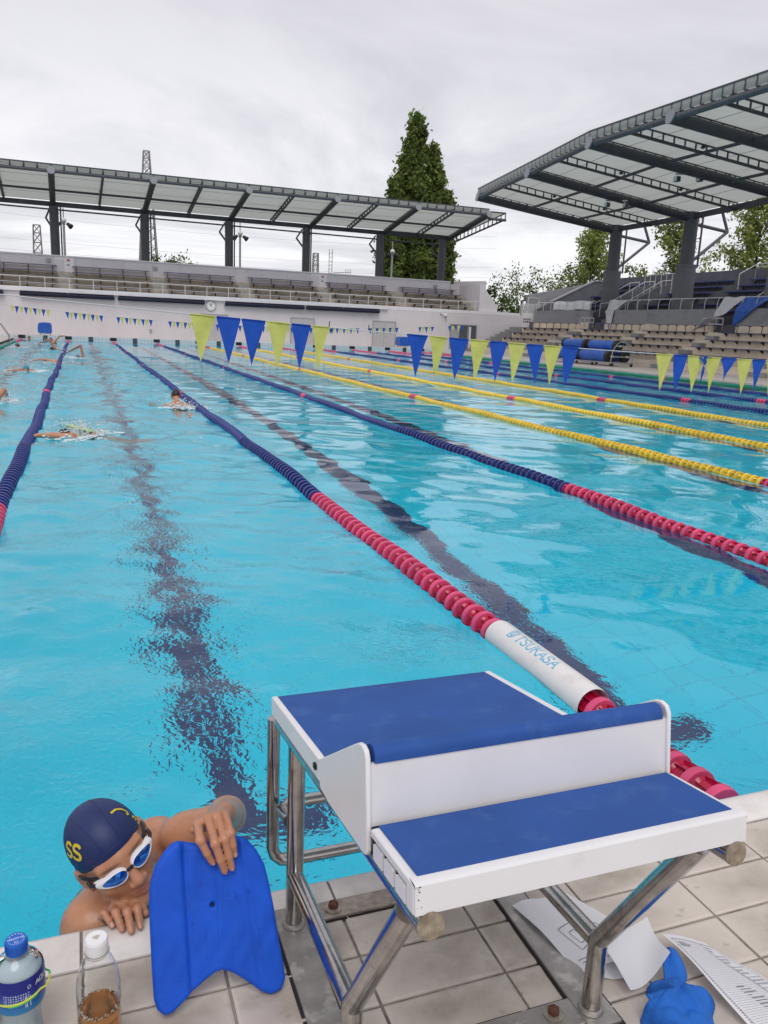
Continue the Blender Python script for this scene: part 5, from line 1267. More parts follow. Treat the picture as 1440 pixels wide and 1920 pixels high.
fm.build('foam', MAT('tea_froth', (.62, .56, .48), .3), tB, kind='stuff')
cz = DECK + .2265 + .0267; pm = MB(); f_ = on_cap(bx, by)
for v, w_ in ((.0045, .010), (.002, .014), (-.0005, .010), (-.003, .006)): stroke(pm, [(-w_/2, v), (w_/2, v)], .0014, f_)
pm.build('print', MAT('brown_print', (.36, .26, .17), .6), cB, smooth=0)
gx, gy = -2.123, -.235
tC, cC = bottle('green_bottle', gx, gy, profA, .0188, .022, .2245, MAT('green_bottle_cap', (.0, .30, .14), .4), 'green capped bottle cut off by the left edge of the picture')
MB().lathe([(.0447, .09), (.0452, .1), (.0452, .19), (.040, .203)], (gx, gy, DECK), 'Z', 36).build('label', MAT('green_bottle_label', (.0, .24, .12), .4), tC)

# ================================================================== PAPERS AND CLOTH
M_paper, N, L, b = _nt('white_paper')
b.inputs['Base Color'].default_value = (.84, .845, .87, 1); b.inputs['Roughness'].default_value = .7
M_paper_ink = MAT('grey_ink', (.30, .30, .34), .7); M_paper_ink2 = MAT('dark_ink', (.10, .10, .13), .7)
tr = N.new('ShaderNodeBsdfTranslucent'); tr.inputs[0].default_value = (.74, .745, .78, 1); mxs = N.new('ShaderNodeMixShader'); mxs.inputs[0].default_value = .25
L.new(b.outputs[0], mxs.inputs[1]); L.new(tr.outputs[0], mxs.inputs[2]); L.new(mxs.outputs[0], N['Material Output'].inputs[0])
def sheet(c00, c10, c11, c01, hfn, label, name='paper_sheet', nu=18, nv=18):
    c = [np.array(q, float) for q in (c00, c10, c11, c01)]
    def P(u, v):
        q = c[0]*(1-u)*(1-v) + c[1]*u*(1-v) + c[2]*u*v + c[3]*(1-u)*v
        return (q[0], q[1], q[2] + hfn(u, v))
    t = thing(name, label, 'paper', tuple(c[0]), 'papers lying on the deck under the starting block'); m = MB()
    m.add([P(i/nu, j/nv) for i in range(nu+1) for j in range(nv+1)], [(i*(nv+1)+j, (i+1)*(nv+1)+j, (i+1)*(nv+1)+j+1, i*(nv+1)+j+1) for i in range(nu) for j in range(nv)])
    s_ = m.build('sheet', M_paper, t, smooth=70); return t, s_, P
zt = DECK + .0025
# A: half under the side rail
tA_, sA, PA = sheet((-.972, -.190, zt + .010), (-.826, -.168, zt), (-.735, -.425, zt + .028), (-.930, -.418, zt + .012),
   lambda u, v: .012*math.sin(v*5.2 + u*1.5)*(1-u)*v + .006*math.sin(u*7), 'white sheet of paper with a drawn plan lying under the lower side tube')
pm = MB(); up = lambda P: (lambda u, v: tuple(Vector(P(u, v)) + Vector((0, 0, .0009))))
for pl_ in ([(.2,.5),(.5,.42),(.62,.55),(.8,.5),(.85,.72),(.6,.8),(.45,.7),(.25,.78),(.2,.5)], [(.3,.56),(.42,.52),(.46,.66),(.32,.7),(.3,.56)], [(.55,.6),(.72,.57),(.76,.7),(.6,.72),(.55,.6)], [(.1,.86),(.9,.88)], [(.12,.9),(.7,.92)]):
    stroke(pm, pl_, .012, up(PA), sub=6)
pm.build('print', M_paper_ink, sA, smooth=0)
tB_, sB, PB = sheet((-.868, -.372, zt + .036), (-.742, -.386, zt + .075), (-.762, -.488, zt + .068), (-.868, -.502, zt + .030),
   lambda u, v: -.018*math.sin(u*math.pi) + .010*math.sin(v*4 + u*3), 'crumpled blank sheet of paper bent over the blue cloth')
tC_, sC, PC = sheet((-.722, -.415, zt + .050), (-.600, -.423, zt + .004), (-.50, -.685, zt + .002), (-.685, -.675, zt + .006),
   lambda u, v: .020*(1-u)*(1-v)*v*2 + .004*math.sin(v*7 + u*4)*(1-v*.5), 'printed table sheet with small type lying to the right of the blue cloth')
pm = MB(); pd = MB(); f_ = up(PC)
for pl_ in ([(.08,.06),(.95,.06)], [(.70,.06),(.70,1)], [(.95,.06),(.95,1)], [(.725,.10),(.725,1)], [(.08,.06),(.08,1)]): stroke(pm, pl_, .008, f_, sub=16)
for v in (.20, .34, .47, .60, .78): stroke(pm, [(.725, v), (.95, v)], .006, f_, sub=4)
for q in range(44): stroke(pm, [(.11, .09 + q*.02), (.68, .09 + q*.02)], .0022, f_, sub=6)
for v0 in (.09, .13, .23, .27, .37, .41, .50, .54, .63, .67, .71, .81, .85, .89):
    n_ = rnd.randint(3, 7)
    for q in range(n_): stroke(pd, [(.745 + q*.027, v0), (.745 + q*.027, v0 + .022)], .008, f_)
for q in range(5): stroke(pm, [(.13, .10 + q*.012), (.13 + rnd.uniform(.15, .3), .10 + q*.012)], .006, f_, sub=4)
for q in range(40): stroke(pd, [(.055, .14 + q*.02), (.055 + rnd.uniform(.004, .012), .15 + q*.02)], .010, f_)
for q in range(9): stroke(pd, [(.35 + q*.008, .56 + q*.03), (.35 + q*.008 + rnd.uniform(.05, .2), .56 + q*.03)], .007, f_, sub=3)
pm.build('print', M_paper_ink, sC, smooth=0); pd.build('print', M_paper_ink2, sC, smooth=0)
sheet((-.905, -.30, zt), (-.76, -.335, zt + .003), (-.79, -.47, zt + .01), (-.89, -.44, zt + .004), lambda u, v: .006*math.sin(u*6 + v*3), 'folded white sheet half hidden below the crumpled one')
M_cloth = MAT('blue_cloth', (.012, .125, .50), .8, vary=.14, vscale=20, bump=.4, bscale=420, bdist=.001)
def cloth_mesh():
    cx_, cy_ = -.815, -.572; V, F = [], []; nr, na = 34, 120
    for i in range(nr + 1):
        t = i / nr
        for j in range(na):
            a = 2*math.pi*j/na
            R_ = .082 + .022*math.cos(2*(a - .7)) + .020*math.cos(a + .9) + .010*math.sin(5*a + 1) + .006*math.sin(9*a)
            x, y = cx_ + R_*t*math.cos(a), cy_ + R_*1.05*t*math.sin(a)
            wv = Vector((x*16 + 1.5*mnoise.noise(Vector((x*14, y*14, 1))), y*7, 3.1)); f1 = 1 - abs(mnoise.noise(wv))*2.2
            f2 = 1 - abs(mnoise.noise(Vector((x*9 - y*22, y*13 + x*20, 7.7))))*2.0
            env = (1 - t**2.6)
            z = .010*(1 - t**8) + env*(.020 + .028*max(0, f1) + .014*max(0, f2)) + .004*env*mnoise.noise(Vector((x*90, y*90, 2)))
            k = .030*env*mnoise.noise(Vector((x*20, y*20, 5)))
            V.append((x + k, y - k*.6, DECK + .001 + z))
    for i in range(nr):
        for j in range(na): F.append((i*na+j, (i+1)*na+j, (i+1)*na+(j+1)%na, i*na+(j+1)%na))
    # a folded corner standing up towards the pool
    o = len(V); nu, nv = 16, 22; A0 = np.array([-.768, -.520, .030]); 
    for i in range(nu + 1):
        u = -1 + 2*i/nu
        for j in range(nv + 1):
            v = j/nv; w_ = .042*(1 - .62*v**1.6) * math.sqrt(max(0.0, 1 - max(0, (v - .72)/.28)**2)*.999 + .001)
            c_ = .018*(1 - (u*.9)**2)*(1 - .4*v)
            p = A0 + np.array([.020*v + w_*u*.86, .060*v - c_ + w_*u*.30, .030*math.sin(v*1.45) + .006*math.sin(u*3)])
            V.append((p[0], p[1], DECK + p[2]))
    for i in range(nu):
        for j in range(nv): q = o + i*(nv+1) + j; F.append((q, q+nv+1, q+nv+2, q+1))
    # the square hanging flap with a rounded corner on the near side
    o = len(V); nu, nv = 16, 18
    for i in range(nu + 1):
        u = i/nu
        for j in range(nv + 1):
            v = j/nv; ww = .085*(1 - .12*max(0, v - .8)/.2)
            p = np.array([-.868 + ww*u + .010*v, -.545 - .080*v - .012*math.sin(u*3.1), .054 - .045*v**1.5 + .012*math.sin(u*2.6)*(1 - v) + .003*mnoise.noise(Vector((u*5, v*5, 9)))])
            if u > .8 and v > .8: 
                e = (u - .8)/.2 * (v - .8)/.2; p += np.array([-.012*e, .012*e, 0])
            V.append((p[0], p[1], DECK + p[2]))
    for i in range(nu):
        for j in range(nv): q = o + i*(nv+1) + j; F.append((q, q+nv+1, q+nv+2, q+1))
    return np_mesh('cloth', V, F, M_cloth)
co_ = ob('cloth', cloth_mesh(), None, label='crumpled bright blue cloth lying on the deck behind the right block leg', cat='cloth')
sm_ = co_.modifiers.new('thickness', 'SOLIDIFY'); sm_.thickness = .004; sm_.offset = 0

# ================================================================== PEOPLE
M_skin = MAT('wet_skin', (.5, .3, .2), .36, attr='tint', spec=.4, vary=.07, vscale=38, bump=.3, bscale=300, bdist=.001)
_b = M_skin.node_tree.nodes['Principled BSDF']; _b.inputs['Subsurface Weight'].default_value = .12; _b.inputs['Subsurface Radius'].default_value = (.012, .005, .003); _b.inputs['Coat Weight'].default_value = .14; _b.inputs['Coat Roughness'].default_value = .10
M_navy = MAT('navy_cap_fabric', (.010, .022, .105), .5, vary=.10, vscale=30, bump=.3, bscale=900, bdist=.0006)
M_yel = MAT('yellow_print', (.60, .47, .03), .5)
M_gw = MAT('white_goggle_frame', (.74, .74, .76), .25); M_gb = MAT('black_goggle_rubber', (.012, .012, .014), .4)
M_lens = MAT('blue_mirror_lens', (.04, .20, .70), .06, .85)
SKIN = np.array([.47, .222, .125])
def tinted(name, V, F, tint, parent):
    me = np_mesh(name, V, F, M_skin); at = me.attributes.new('tint', 'FLOAT_COLOR', 'POINT')
    c = np.ones((len(V), 4), np.float32); c[:, :3] = tint; at.data.foreach_set('color', c.ravel()); return ob(name, me, parent)
man = thing('person', 'man at the pool edge in navy cap and mirrored goggles holding the kickboard', 'person', (-1.85, .25, -.6))
HC = np.array([-1.8634, .155, .2305]); HS = 1.05
HF = np.array([.325, -.92, .13]); HU = np.array([-.494, .095, .863])
HF /= np.linalg.norm(HF); HU -= HF * (HU @ HF); HU /= np.linalg.norm(HU); HL = np.cross(HU, HF)   # his left
HM = np.stack([HL, HF, HU], 1)            # local (left, forward, up) -> world columns
H = lambda p: HC + HM @ np.asarray(p, float) * HS
def head_prims(P):
    q = ((P - HC) @ HM / HS).astype(np.float32)
    a = q.copy(); a[:, 0] = np.abs(a[:, 0])
    d = sd_ell(q, (0, -.014, .030), (.0755, .0955, .088))
    d = smin(d, sd_ell(q, (0, .022, -.040), (.060, .068, .074)), .035)
    d = smin(d, sd_cap(a, (.050, .002, -.060), (.016, .056, -.098), .019, .017), .028)
    d = smin(d, sd_ell(q, (0, .066, -.100), (.021, .019, .017)), .022)
    d = smin(d, sd_ell(a, (.045, .052, -.026), (.024, .026, .022)), .024)
    d = smin(d, sd_cap(a, (.0, .078, .024), (.044, .066, .022), .014, .012), .018)
    d = smax(d, -sd_ell(a, (.034, .098, -.001), (.022, .018, .015)), .014)
    d = smin(d, sd_cap(q, (0, .086, .010), (0, .108, -.030), .0085, .0125), .012)
    d = smin(d, sd_ell(a, (.0135, .098, -.036), (.0085, .011, .008)), .009)
    d = smax(d, -sd_ell(a, (.0075, .106, -.0435), (.004, .006, .0035)), .003)
    d = smin(d, sd_cap(a, (0, .0905, -.0615), (.021, .080, -.0665), .0065, .0035), .009)
    d = smin(d, sd_cap(a, (0, .0885, -.0745), (.016, .081, -.0715), .0075, .004), .009)
    d = smax(d, -sd_cap(a, (0, .0985, -.0685), (.024, .0855, -.0690), .0017, .0015), .003)
    d = smin(d, sd_ell(a, (.0775, -.010, -.020), (.0075, .0185, .032)), .008)
    d = smin(d, sd_ell(a, (.0835, -.020, -.012), (.0065, .013, .026)), .008)
    d = smax(d, -sd_ell(a, (.0865, -.006, -.018), (.0065, .0085, .0145)), .006)
    return d
N_ = np.array([-1.822, .245, .085]); S1 = np.array([-1.915, .185, .018]); S2 = np.array([-1.752, .325, .105])
E_ = np.array([-1.590, .165, .265]); W_ = np.array([-1.632, -.035, .405])
tipsL = [(-1.676,-.159,.381),(-1.653,-.168,.362),(-1.638,-.166,.365),(-1.630,-.156,.388)]
pipL = [(-1.700,-.155,.434),(-1.671,-.161,.425),(-1.651,-.159,.430),(-1.637,-.152,.437)]
mcpL = [(-1.697,-.098,.433),(-1.675,-.100,.444),(-1.656,-.098,.444),(-1.638,-.092,.438)]
tipsR = [(-1.873,.027,.1290),(-1.853,.009,.1295),(-1.834,-.003,.1295),(-1.814,.005,.1290)]
pipR = [(-1.888,.050,.146),(-1.864,.040,.150),(-1.840,.036,.151),(-1.818,.040,.149)]
mcpR = [(-1.893,.074,.120),(-1.870,.078,.128),(-1.848,.078,.128),(-1.828,.072,.122)]
WR = np.array([-1.868, .135, .062]); ER = np.array([-1.935, .255, -.16])
def fingers(P, tips, pips, mcps, wrist, rs, d):
    h = None
    for t_, p_, m_, r_ in zip(tips, pips, mcps, rs):
        t_, p_, m_ = map(np.array, (t_, p_, m_)); dip = p_ + (t_ - p_) * .55 + (m_ - p_) * -.05
        f = sd_cap(P, m_, p_, r_*1.10, r_*1.02); f = smin(f, sd_cap(P, p_, dip, r_*1.0, r_*.93), .003); f = smin(f, sd_cap(P, dip, t_, r_*.93, r_*.80), .003)
        f = smin(f, np.linalg.norm(P - p_.astype(np.float32), axis=1) - r_*1.08, .004)
        h = f if h is None else np.minimum(h, f)
    for m_, r_ in zip(mcps, rs): d = smin(d, sd_cap(P, wrist, m_, .019, r_*1.22), .012)
    return smin(d, h, .004)
def body_sdf(P):
    d = sd_cap(P, N_, S1 + [-.0, .0, .0], .060, .062); d = smin(d, sd_cap(P, N_, S2, .060, .062), .05)
    d = smin(d, sd_cap(P, S1, S1 + [.005, .01, -.02], .066, .064), .04); d = smin(d, sd_cap(P, S2, S2 + [.01, -.01, .0], .066, .062), .04)
    mid = (S1 + S2) / 2; ax_ = (S2 - S1) / np.linalg.norm(S2 - S1)
    d = smin(d, sd_cap(P, mid - ax_*.06 + [.01, .03, -.13], mid + ax_*.06 + [.01, .03, -.13], .125, .125), .08)
    d = smin(d, sd_cap(P, mid + [.01, .04, -.15], mid + [.03, .13, -.62], .135, .115), .08)
    arm = sd_cap(P, S2, E_, .055, .040); arm = smin(arm, sd_ell(P, (S2 + E_)/2 - [0, 0, .006], (.075, .05, .05)), .03)
    arm = smin(arm, sd_cap(P, E_, E_*.65 + W_*.35, .040, .041), .02); arm = smin(arm, sd_cap(P, E_*.65 + W_*.35, W_, .041, .024), .02)
    arm = fingers(P, tipsL, pipL, mcpL, W_, (.0087, .0091, .0087, .0076), arm)
    arm = smin(arm, sd_cap(P, W_ + [-.02, -.02, -.005], (-1.700, -.055, .392), .014, .009), .01)
    d = smin(d, arm, .025)
    ar = sd_cap(P, S1, ER, .055, .042); ar = smin(ar, sd_cap(P, ER, WR, .042, .026), .02)
    ar = fingers(P, tipsR, pipR, mcpR, WR, (.0078, .0090, .0094, .0088), ar)
    ar = smin(ar, sd_cap(P, (-1.835, .095, .105), (-1.812, .062, .126), .011, .0095), .008); ar = smin(ar, sd_cap(P, (-1.812, .062, .126), (-1.800, .046, .1295), .0095, .0080), .003)
    d = smin(d, ar, .02)
    nk = sd_cap(P, H((0, -.022, -.045)), N_, .053, .060)
    hd = smin(head_prims(P), nk, .025)
    return smin(d, hd, .03).astype(np.float32)
V, F = nets(body_sdf, (-2.06, -.19, -.66), (-1.52, .56, .49), .0025)
q = (V - HC) @ HM / HS; tint = np.tile(SKIN, (len(V), 1)); aq = np.abs(q[:, 0])
def blob(mask, col, k): tint[:] = tint * (1 - k*mask[:, None]) + np.array(col) * (k*mask[:, None])
blob(np.exp(-((aq/.020)**2 + ((q[:, 1]-.088)/.014)**2 + ((q[:, 2]+.0685)/.0085)**2) ** 2), (.44, .14, .12), .8)
blob(np.exp(-((aq/.016)**2 + ((q[:, 1]-.105)/.016)**2 + ((q[:, 2]+.030)/.018)**2)), (.50, .23, .16), .6)
blob(np.exp(-(((aq-.082)/.012)**2 + ((q[:, 1]+.012)/.024)**2 + ((q[:, 2]+.02)/.034)**2)), (.50, .20, .14), .5)
blob(np.exp(-(((aq-.034)/.024)**2 + ((q[:, 1]-.085)/.02)**2 + ((q[:, 2]-.0235)/.0042)**2)**2), (.06, .035, .025), .75)   # eyebrows
blob(np.exp(-((aq/.035)**2 + ((q[:, 1]-.075)/.03)**2 + ((q[:, 2]+.092)/.022)**2)), (.36, .21, .14), .3)
for t_ in tipsL + tipsR + pipL + pipR: blob(np.exp(-(((V - np.array(t_))/.012)**2).sum(1)), (.52, .235, .165), .55)
tan = np.array([mnoise.noise(Vector(p*7)) for p in V]); tint *= (1 + .10*tan)[:, None]
arms_ = np.clip((V[:, 2] - .13)/.1, 0, 1) * 0
body = tinted('body', V, F, tint, man)
# beads of water on the shoulders, arm and neck
dm = MB(); cand = np.argwhere((V[:, 2] > .03) & (q[:, 2] < .02) & (V[:, 1] > -.02)).ravel(); cen_ = V.mean(0)
for i in nrg.choice(cand, 150, replace=False):
    r_ = float(nrg.uniform(.0009, .0024)); dm.ball(tuple(V[i]), r_, 6, 4, sc=(1, 1, float(nrg.uniform(.8, 1.8))))
dm.build('droplets', M_drop, man, kind='stuff')
# finger nails
M_nail = MAT('finger_nail', (.58, .36, .29), .25)
for tips, pips, up_ in ((tipsL, pipL, KN), (tipsR, pipR, np.array([0, -.25, .97]))):
    for t_, p_ in zip(tips, pips):
        t_, p_ = np.array(t_), np.array(p_); d = (t_ - p_)/np.linalg.norm(t_ - p_); n = up_ - d*(up_ @ d); n /= np.linalg.norm(n); s_ = np.cross(n, d); m = MB(); vs = []
        for i in range(5):
            for j in range(5):
                u_, v_ = -1 + j/2, i/4; wd = .0047*(1 - .25*(2*v_-1)**4)
                vs.append(tuple(t_ + d*(-.006 + .0105*v_) + s_*u_*wd + n*(.0076 - .0026*u_*u_ - .0016*v_*v_)))
        m.add(vs, [(i*5+j, i*5+j+1, (i+1)*5+j+1, (i+1)*5+j) for i in range(4) for j in range(4)]); m.build('nail', M_nail, body, smooth=60)
# cap
def cap_sdf(P):
    q = ((P - HC) @ HM / HS).astype(np.float32)
    d = sd_ell(q, (0, -.014, .032), (.0795, .0995, .0915)); lim = q[:, 2] - (.042 + (q[:, 1] - .080) * (.40 - .5*np.clip(q[:, 1], -.2, 0)))
    return smax(d, -lim, .004)
V, F = nets(cap_sdf, HC - .14, HC + .15, .0025)
cap_o = ob('swim_cap', np_mesh('swim_cap', V, F, M_navy), man)
def on_cap_pt(dirn, off=.0):     # point on the cap surface in a head-local direction
    d = np.asarray(dirn, float); d = d/np.linalg.norm(d); rad = np.array([.0795, .0995, .0915]) + off
    return tuple(H(np.array([0, -.014, .032]) + d / np.sqrt(((d/rad)**2).sum())))
for x_ in (-.34, .34):
    MB().path([on_cap_pt((x_*(1 - .35*abs(math.cos(a))), math.cos(a), math.sin(a)), .0002) for a in np.linspace(.18, 2.9, 30)], .0011, 6).build('seam', M_navy, cap_o)
rim_pts = []
for a in np.linspace(0, 2*math.pi, 60, endpoint=False):
    y = .0995*math.cos(a)*.93; z = .054 + (y - .014 - .080)*.40; rim_pts.append(on_cap_pt((.0795*math.sin(a), .0995*math.cos(a), z - .032 + .006), .0003))
MB().path(rim_pts, .0013, 6, closed=True).build('seam', M_navy, cap_o)
def cap_text(dirn, upish, scale, off=.0012):
    c = np.asarray(dirn, float); c /= np.linalg.norm(c); up_ = np.asarray(upish, float); up_ -= c*(up_ @ c); up_ /= np.linalg.norm(up_); rt = np.cross(c, up_)
    return lambda u, v: on_cap_pt(c + rt*u/scale + up_*v/scale, off)
UPL = HM.T @ np.array([.0387, .2224, .9742]); pm = MB(); f_ = cap_text((-.063, .030, .046), UPL, .09)
word(pm, 'SS', .034, .0075, .030, lambda u, v: f_(u - .028, v - .017), sub=4)
f_ = cap_text((.060, .036, .040), UPL, .09)
stroke(pm, [(-.038, .012), (-.02, .014), (-.004, .008), (.006, -.002), (.004, -.010), (-.004, -.010)], .0055, f_, sub=4)
stroke(pm, [(.010, -.024), (.018, -.020), (.026, -.024), (.036, -.034)], .006, f_, sub=3); stroke(pm, [(.016, -.030), (.024, -.034), (.026, -.024)], .0045, f_, sub=2); stroke(pm, [(.022, -.042), (.032, -.046), (.038, -.042)], .0055, f_, sub=3)
pm.build('print', M_yel, cap_o, smooth=0)
# goggles
gg = ob('goggles', MB().path([tuple(H((.0805*math.sin(a)*1.01, .096*math.cos(a) - .008, .004 + .010*math.cos(a)))) for a in np.linspace(.55, 2*math.pi - .55, 50)], .0042, 8).mesh('goggles', M_gb, 40), man)
for s_ in (-1, 1):
    def gp(u, v, dep): # u outward, v up on the face curve
        x = .034 + u; return tuple(H((s_*x, .1005 - 9.0*(x - .01)**2 + dep - .10*abs(v), .001 + v - .05*u)))
    ring = [(.0258*math.cos(a)*(1.0 + .18*(math.cos(a) > 0)*math.cos(a)),   .0150*math.sin(a)*(1 - .20*math.cos(a))) for a in np.linspace(0, 2*math.pi, 36, endpoint=False)]
    m = MB(); k = len(ring); vs = []
    for sc_, dep in ((1.16, -.016), (1.17, -.004), (1.10, .0035), (1.0, .0050), (.93, .0035), (.92, .0005)): vs += [gp(u*(.97 + (sc_ - .97)*(.8 + .9*(u > .012))), v*(.97 + (sc_ - .97)*(.5 if v > 0 else .1)), dep) for u, v in ring]
    fs2 = [(i*k+j, i*k+(j+1)%k, (i+1)*k+(j+1)%k, (i+1)*k+j) for i in range(5) for j in range(k)]
    m.add(vs, fs2 if s_ > 0 else [f[::-1] for f in fs2]); m.build('goggle_frame', M_gw, gg, smooth=60)
    m = MB(); vs = [gp(0, 0, .0065)]
    for sc_, dep in ((.3, .0062), (.6, .0050), (.945, .0018)): vs += [gp(u*sc_, v*sc_, dep) for u, v in ring]
    fs2 = [(0, 1 + j, 1 + (j+1)%k) for j in range(k)] + [(1+i*k+j, 1+(i+1)*k+j, 1+(i+1)*k+(j+1)%k, 1+i*k+(j+1)%k) for i in range(2) for j in range(k)]
    m.add(vs, fs2 if s_ < 0 else [f[::-1] for f in fs2]); m.build('lens', M_lens, gg, smooth=60)
    MB().path([gp(.036, .002, -.006), gp(.044, .003, -.010), tuple(H((s_*.078, .040, .008)))], .0046, 8).build('strap_end', M_gb, gg)
MB().path([tuple(H((-.010, .1015, .0045))), tuple(H((0, .1045, .0055))), tuple(H((.010, .1015, .0045)))], .0036, 8).build('nose_bridge', M_gb, gg)

# ---- swimmers further out
M_hair = MAT("black_hair", (.015, .012, .010), .5)
M_black = MAT('black_cap_silicone', (.012, .012, .014), .4); M_cyan = MAT('cyan_cap_silicone', (.01, .22, .36), .4); M_greyc = MAT('grey_cap_silicone', (.10, .11, .14), .4)
M_foam = MAT('white_water_foam', (.80, .86, .88), .3, trans=.25, ior=1.33)
M_lime = MAT('lime_green_foam', (.45, .62, .12), .5)
def swimmer(x, y, heading, label, cap, head, arms, torso=(-.10, -.02), capmat=True, splash=None, skin=SKIN, back=True, strap=None, cap_low=.02):
    """local frame: +Y is the swimming direction; arms are chains shoulder, elbow, wrist, finger tips"""
    t = thing('person', label, 'person', (x, y, -.3)); c, s_ = math.cos(R(heading)), math.sin(R(heading))
    Wd = lambda p: np.array([x + p[0]*c - p[1]*s_, y + p[0]*s_ + p[1]*c, p[2]])
    hd = np.array(head)
    def sdf(P):
        d = sd_ell(P, hd, (.078, .098, .105)); d = smin(d, sd_ell(P, hd + [0, .05, -.05], (.05, .05, .06)), .03)
        zt, zs = torso; d = smin(d, sd_cap(P, hd + [0, -.05, -.05], (0, -.2, zt), .055, .07), .04)
        if back:
            d = smin(d, sd_cap(P, (-.11, -.20, zt), (.11, -.20, zt), .09, .09), .06); d = smin(d, sd_cap(P, (0, -.25, zt - .02), (0, -.62, zs - .14), .13, .115), .08)
            for sx in (-.07, .07): d = smin(d, sd_cap(P, (sx, -.62, zs - .16), (sx*1.2, -1.3, zs - .30), .085, .045), .05)
        for ch in arms:
            ch = [np.array(q) for q in ch]; d = smin(d, sd_cap(P, (np.sign(ch[0][0])*.12, -.19, zt), ch[0], .06, .055), .05)
            d = smin(d, sd_cap(P, ch[0], ch[1], .052, .040), .04); d = smin(d, sd_cap(P, ch[1], ch[2], .040, .027), .02)
            hv = ch[3] - ch[2]; sd_ = np.cross(hv, [0, 0, 1.0]); sd_ /= max(np.linalg.norm(sd_), 1e-6)
            for f in (-1.2, -.4, .4, 1.2):
                k = ch[2] + hv*.45 + sd_*f*.022; d = smin(d, sd_cap(P, ch[2], k, .018, .012), .012); d = smin(d, sd_cap(P, k, ch[3] + sd_*f*.030 - hv*.1*abs(f), .0105, .008), .006)
            d = smin(d, sd_cap(P, ch[2], ch[2] + hv*.45 - sd_*.055, .013, .009), .01)
        return d.astype(np.float32)
    V, F = nets(sdf, (-.62, -1.4, -.6), (.62, .75, .55), .0105)
    lip = np.tile(skin, (len(V), 1)) * (1 + .1*np.array([mnoise.noise(Vector(p*5)) for p in V]))[:, None]
    Vw = np.stack([x + V[:, 0]*c - V[:, 1]*s_, y + V[:, 0]*s_ + V[:, 1]*c, V[:, 2]], 1); tinted('body', Vw, F, lip, t)
    def csdf(P): return smax(sd_ell(P, hd, (.083, .103, .110)), -(P[:, 2] - hd[2] + cap_low - (P[:, 1] - hd[1])*.5), .01).astype(np.float32)
    V, F = nets(csdf, hd - .14, hd + .14, .009); Vw = np.stack([x + V[:, 0]*c - V[:, 1]*s_, y + V[:, 0]*s_ + V[:, 1]*c, V[:, 2]], 1)
    ob('swim_cap' if cap is not M_hair else 'hair', np_mesh('swim_cap', Vw, F, cap), t)
    if strap: MB().path([tuple(Wd(hd + [.084*math.sin(a), .10*math.cos(a), .01 + .02*math.cos(a)])) for a in np.linspace(0, 6.28, 30)], .007, 6).build('goggle_strap', strap, t)
    if splash:
        m = MB()
        for (sx, sy, sz, n, spread) in splash:
            for q in range(n):
                p = np.array([sx, sy, sz]) + nrg.normal(size=3)*np.array([spread, spread, spread*.55]); p[2] = max(p[2], .0); w_ = Wd(p)
                h_ = max(0, p[2]); m.ball(w_, float(nrg.uniform(.004, .020) * (1.5 if h_ < .04 else .75)), 6, 4, sc=(1, 1, .7))
        for (sx, sy, sz, n, spread) in splash:    # frothy patch on the water itself
            for q in range(n // 3):
                p = np.array([sx, sy, 0]) + nrg.normal(size=3)*np.array([spread*.85, spread*.85, 0]); w_ = Wd(p); m.ball((w_[0], w_[1], .008), float(nrg.uniform(.015, .045)), 7, 4, sc=(1.4, 1, .35))
        m.build('splash', M_foam, None, smooth=60, kind='stuff', label='white splash of water around a swimmer', cat='splash')
    return t

swimmer(-.33, 13.0, 0, 'swimmer seen from behind with black cap and bare shoulders beside the blue rope', M_black, (0, .05, .17), [[(-.20, -.16, -.03), (-.42, .02, -.12), (-.40, .3, -.16), (-.36, .45, -.18)], [(.20, -.16, -.03), (.42, .02, -.12), (.40, .3, -.16), (.36, .45, -.18)]], torso=(-.02, -.12), splash=[(0, -.42, .02, 260, .13), (.2, -.5, .0, 90, .14)], strap=M_red, cap_low=.075)
p_ = swimmer(-2.02, 9.05, 112, 'swimmer with forearm stretched left through white splash before the lime green board', M_black, (.10, .05, -.02), [[(-.10, .05, .0), (-.02, .24, .025), (.0, .42, .035), (.0, .58, .01)]], torso=(-.08, -.38), splash=[(.0, -.10, .05, 520, .12), (.12, -.28, .03, 120, .16), (-.15, .0, .0, 60, .2)], skin=SKIN*1.02)
kf = MB().box((-.11, -.15, -.014), (.11, .15, .014)).build('kickboard_lime', M_lime, None, loc=(-1.92, 9.16, .085), rot=(R(12), R(8), R(70)), bevel=.015, label='lime green kickboard in the splash behind the nearest far swimmer', cat='kickboard')
M_purp = MAT('purple_suit', (.05, .02, .16), .6)
p2 = swimmer(-3.40, 13.2, 12, 'swimmer cut by the left edge with one bent arm over white splash', M_hair, (-.15, .0, .06), [[(.16, -.12, .06), (.30, .02, .20), (.36, .26, .16), (.38, .40, .05)]], torso=(-.02, -.1), splash=[(.3, .3, .03, 260, .13), (0, -.1, .02, 120, .2)])
swimmer(-1.98, 29.6, 75, 'front crawl swimmer with a high bent arm just right of the left blue rope', M_greyc, (0, .0, .0), [[(.17, -.15, .06), (.30, -.05, .42), (.40, .36, .22), (.42, .52, .10)]], splash=[(0, .3, .03, 120, .22), (-.2, -.2, .02, 60, .2)], skin=SKIN*.62)
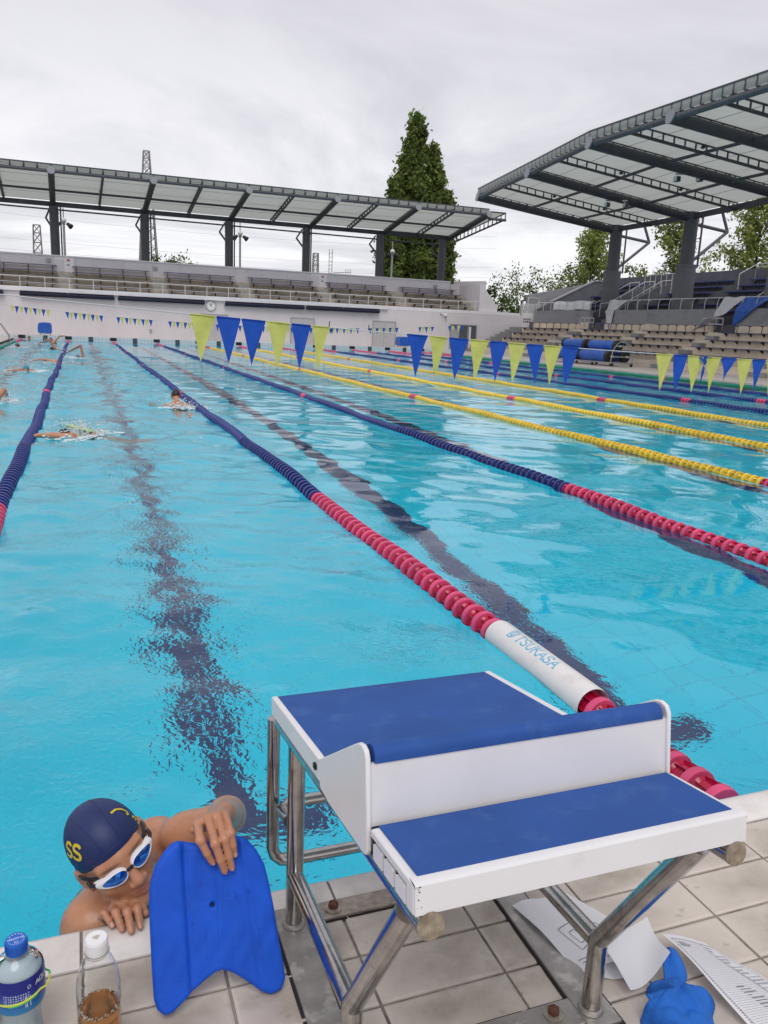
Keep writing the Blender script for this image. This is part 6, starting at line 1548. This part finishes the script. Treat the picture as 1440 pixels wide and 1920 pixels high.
swimmer(-3.05, 36.0, 90, 'front crawl swimmer with a bent arm left of the blue rope near the far end', M_black, (0, -.05, .02), [[(.17, -.15, .08), (.28, .05, .42), (.28, .38, .30), (.28, .52, .12)]], splash=[(0, .2, .02, 60, .2)], skin=SKIN*.75)
swimmer(-3.05, 43.5, -70, 'swimmer raising an arm beside a tall splash close to the far wall', M_greyc, (0, 0, .0), [[(.17, -.15, .08), (.2, .15, .42), (.12, .45, .44), (.1, .6, .42)]], splash=[(-.2, -.5, .25, 120, .22), (0, .1, .03, 80, .25)])
swimmer(-2.86, 26.3, 95, 'swimmer lying flat in the water showing only a bare back left of the blue rope', M_hair, (0, .1, -.06), [[(.17, -.15, .02), (.3, .1, .07), (.2, .4, .04), (.18, .55, .0)]], torso=(-.03, -.05), splash=[(-.3, -.2, .01, 60, .25)])
swimmer(-3.2, 21.4, 170, 'swimmer with a cyan cap behind a fan of splashing water', M_cyan, (0, .05, .05), [[(.17, -.12, .02), (.42, .12, .0), (.45, .4, -.05), (.45, .55, -.08)]], torso=(-.04, -.06), splash=[(-.1, -.35, .22, 260, .26), (.1, -.2, .05, 160, .3)])
swimmer(-4.45, 38.5, 90, 'swimmer with a small dark head low in the water beside the green rope', M_black, (0, .05, .05), [[(.17, -.12, -.02), (.4, .12, -.1), (.42, .4, -.12), (.4, .55, -.15)]], splash=[(-.5, .1, .02, 60, .25)])
swimmer(-4.55, 49.0, 180, 'swimmer with dark hair resting at the far wall left of the covered block', M_hair, (0, .05, .13), [[(.17, -.12, -.06), (.36, .05, -.14), (.3, .3, -.16), (.3, .42, -.18)]], torso=(-.10, -.25))
swimmer(-3.35, 48.3, 90, 'swimmer with a dark cap at the far wall under the covered starting block', M_greyc, (0, .05, .12), [[(.17, -.12, -.06), (.36, .05, -.14), (.3, .3, -.16), (.3, .42, -.18)]], torso=(-.10, -.25))
# foam left on the busy left lanes
fm = MB()
for q in range(260):
    x = float(nrg.uniform(-5.2, -.3)); y = float(nrg.uniform(8, 46)); r_ = float(nrg.uniform(.006, .02)); fm.ball((x, y, .012), r_, 6, 3, sc=(1.6, 1.2, .35))
fm.build('surface_foam', M_foam, None, kind='stuff', label='small flecks of foam on the water of the left lanes', cat='foam')
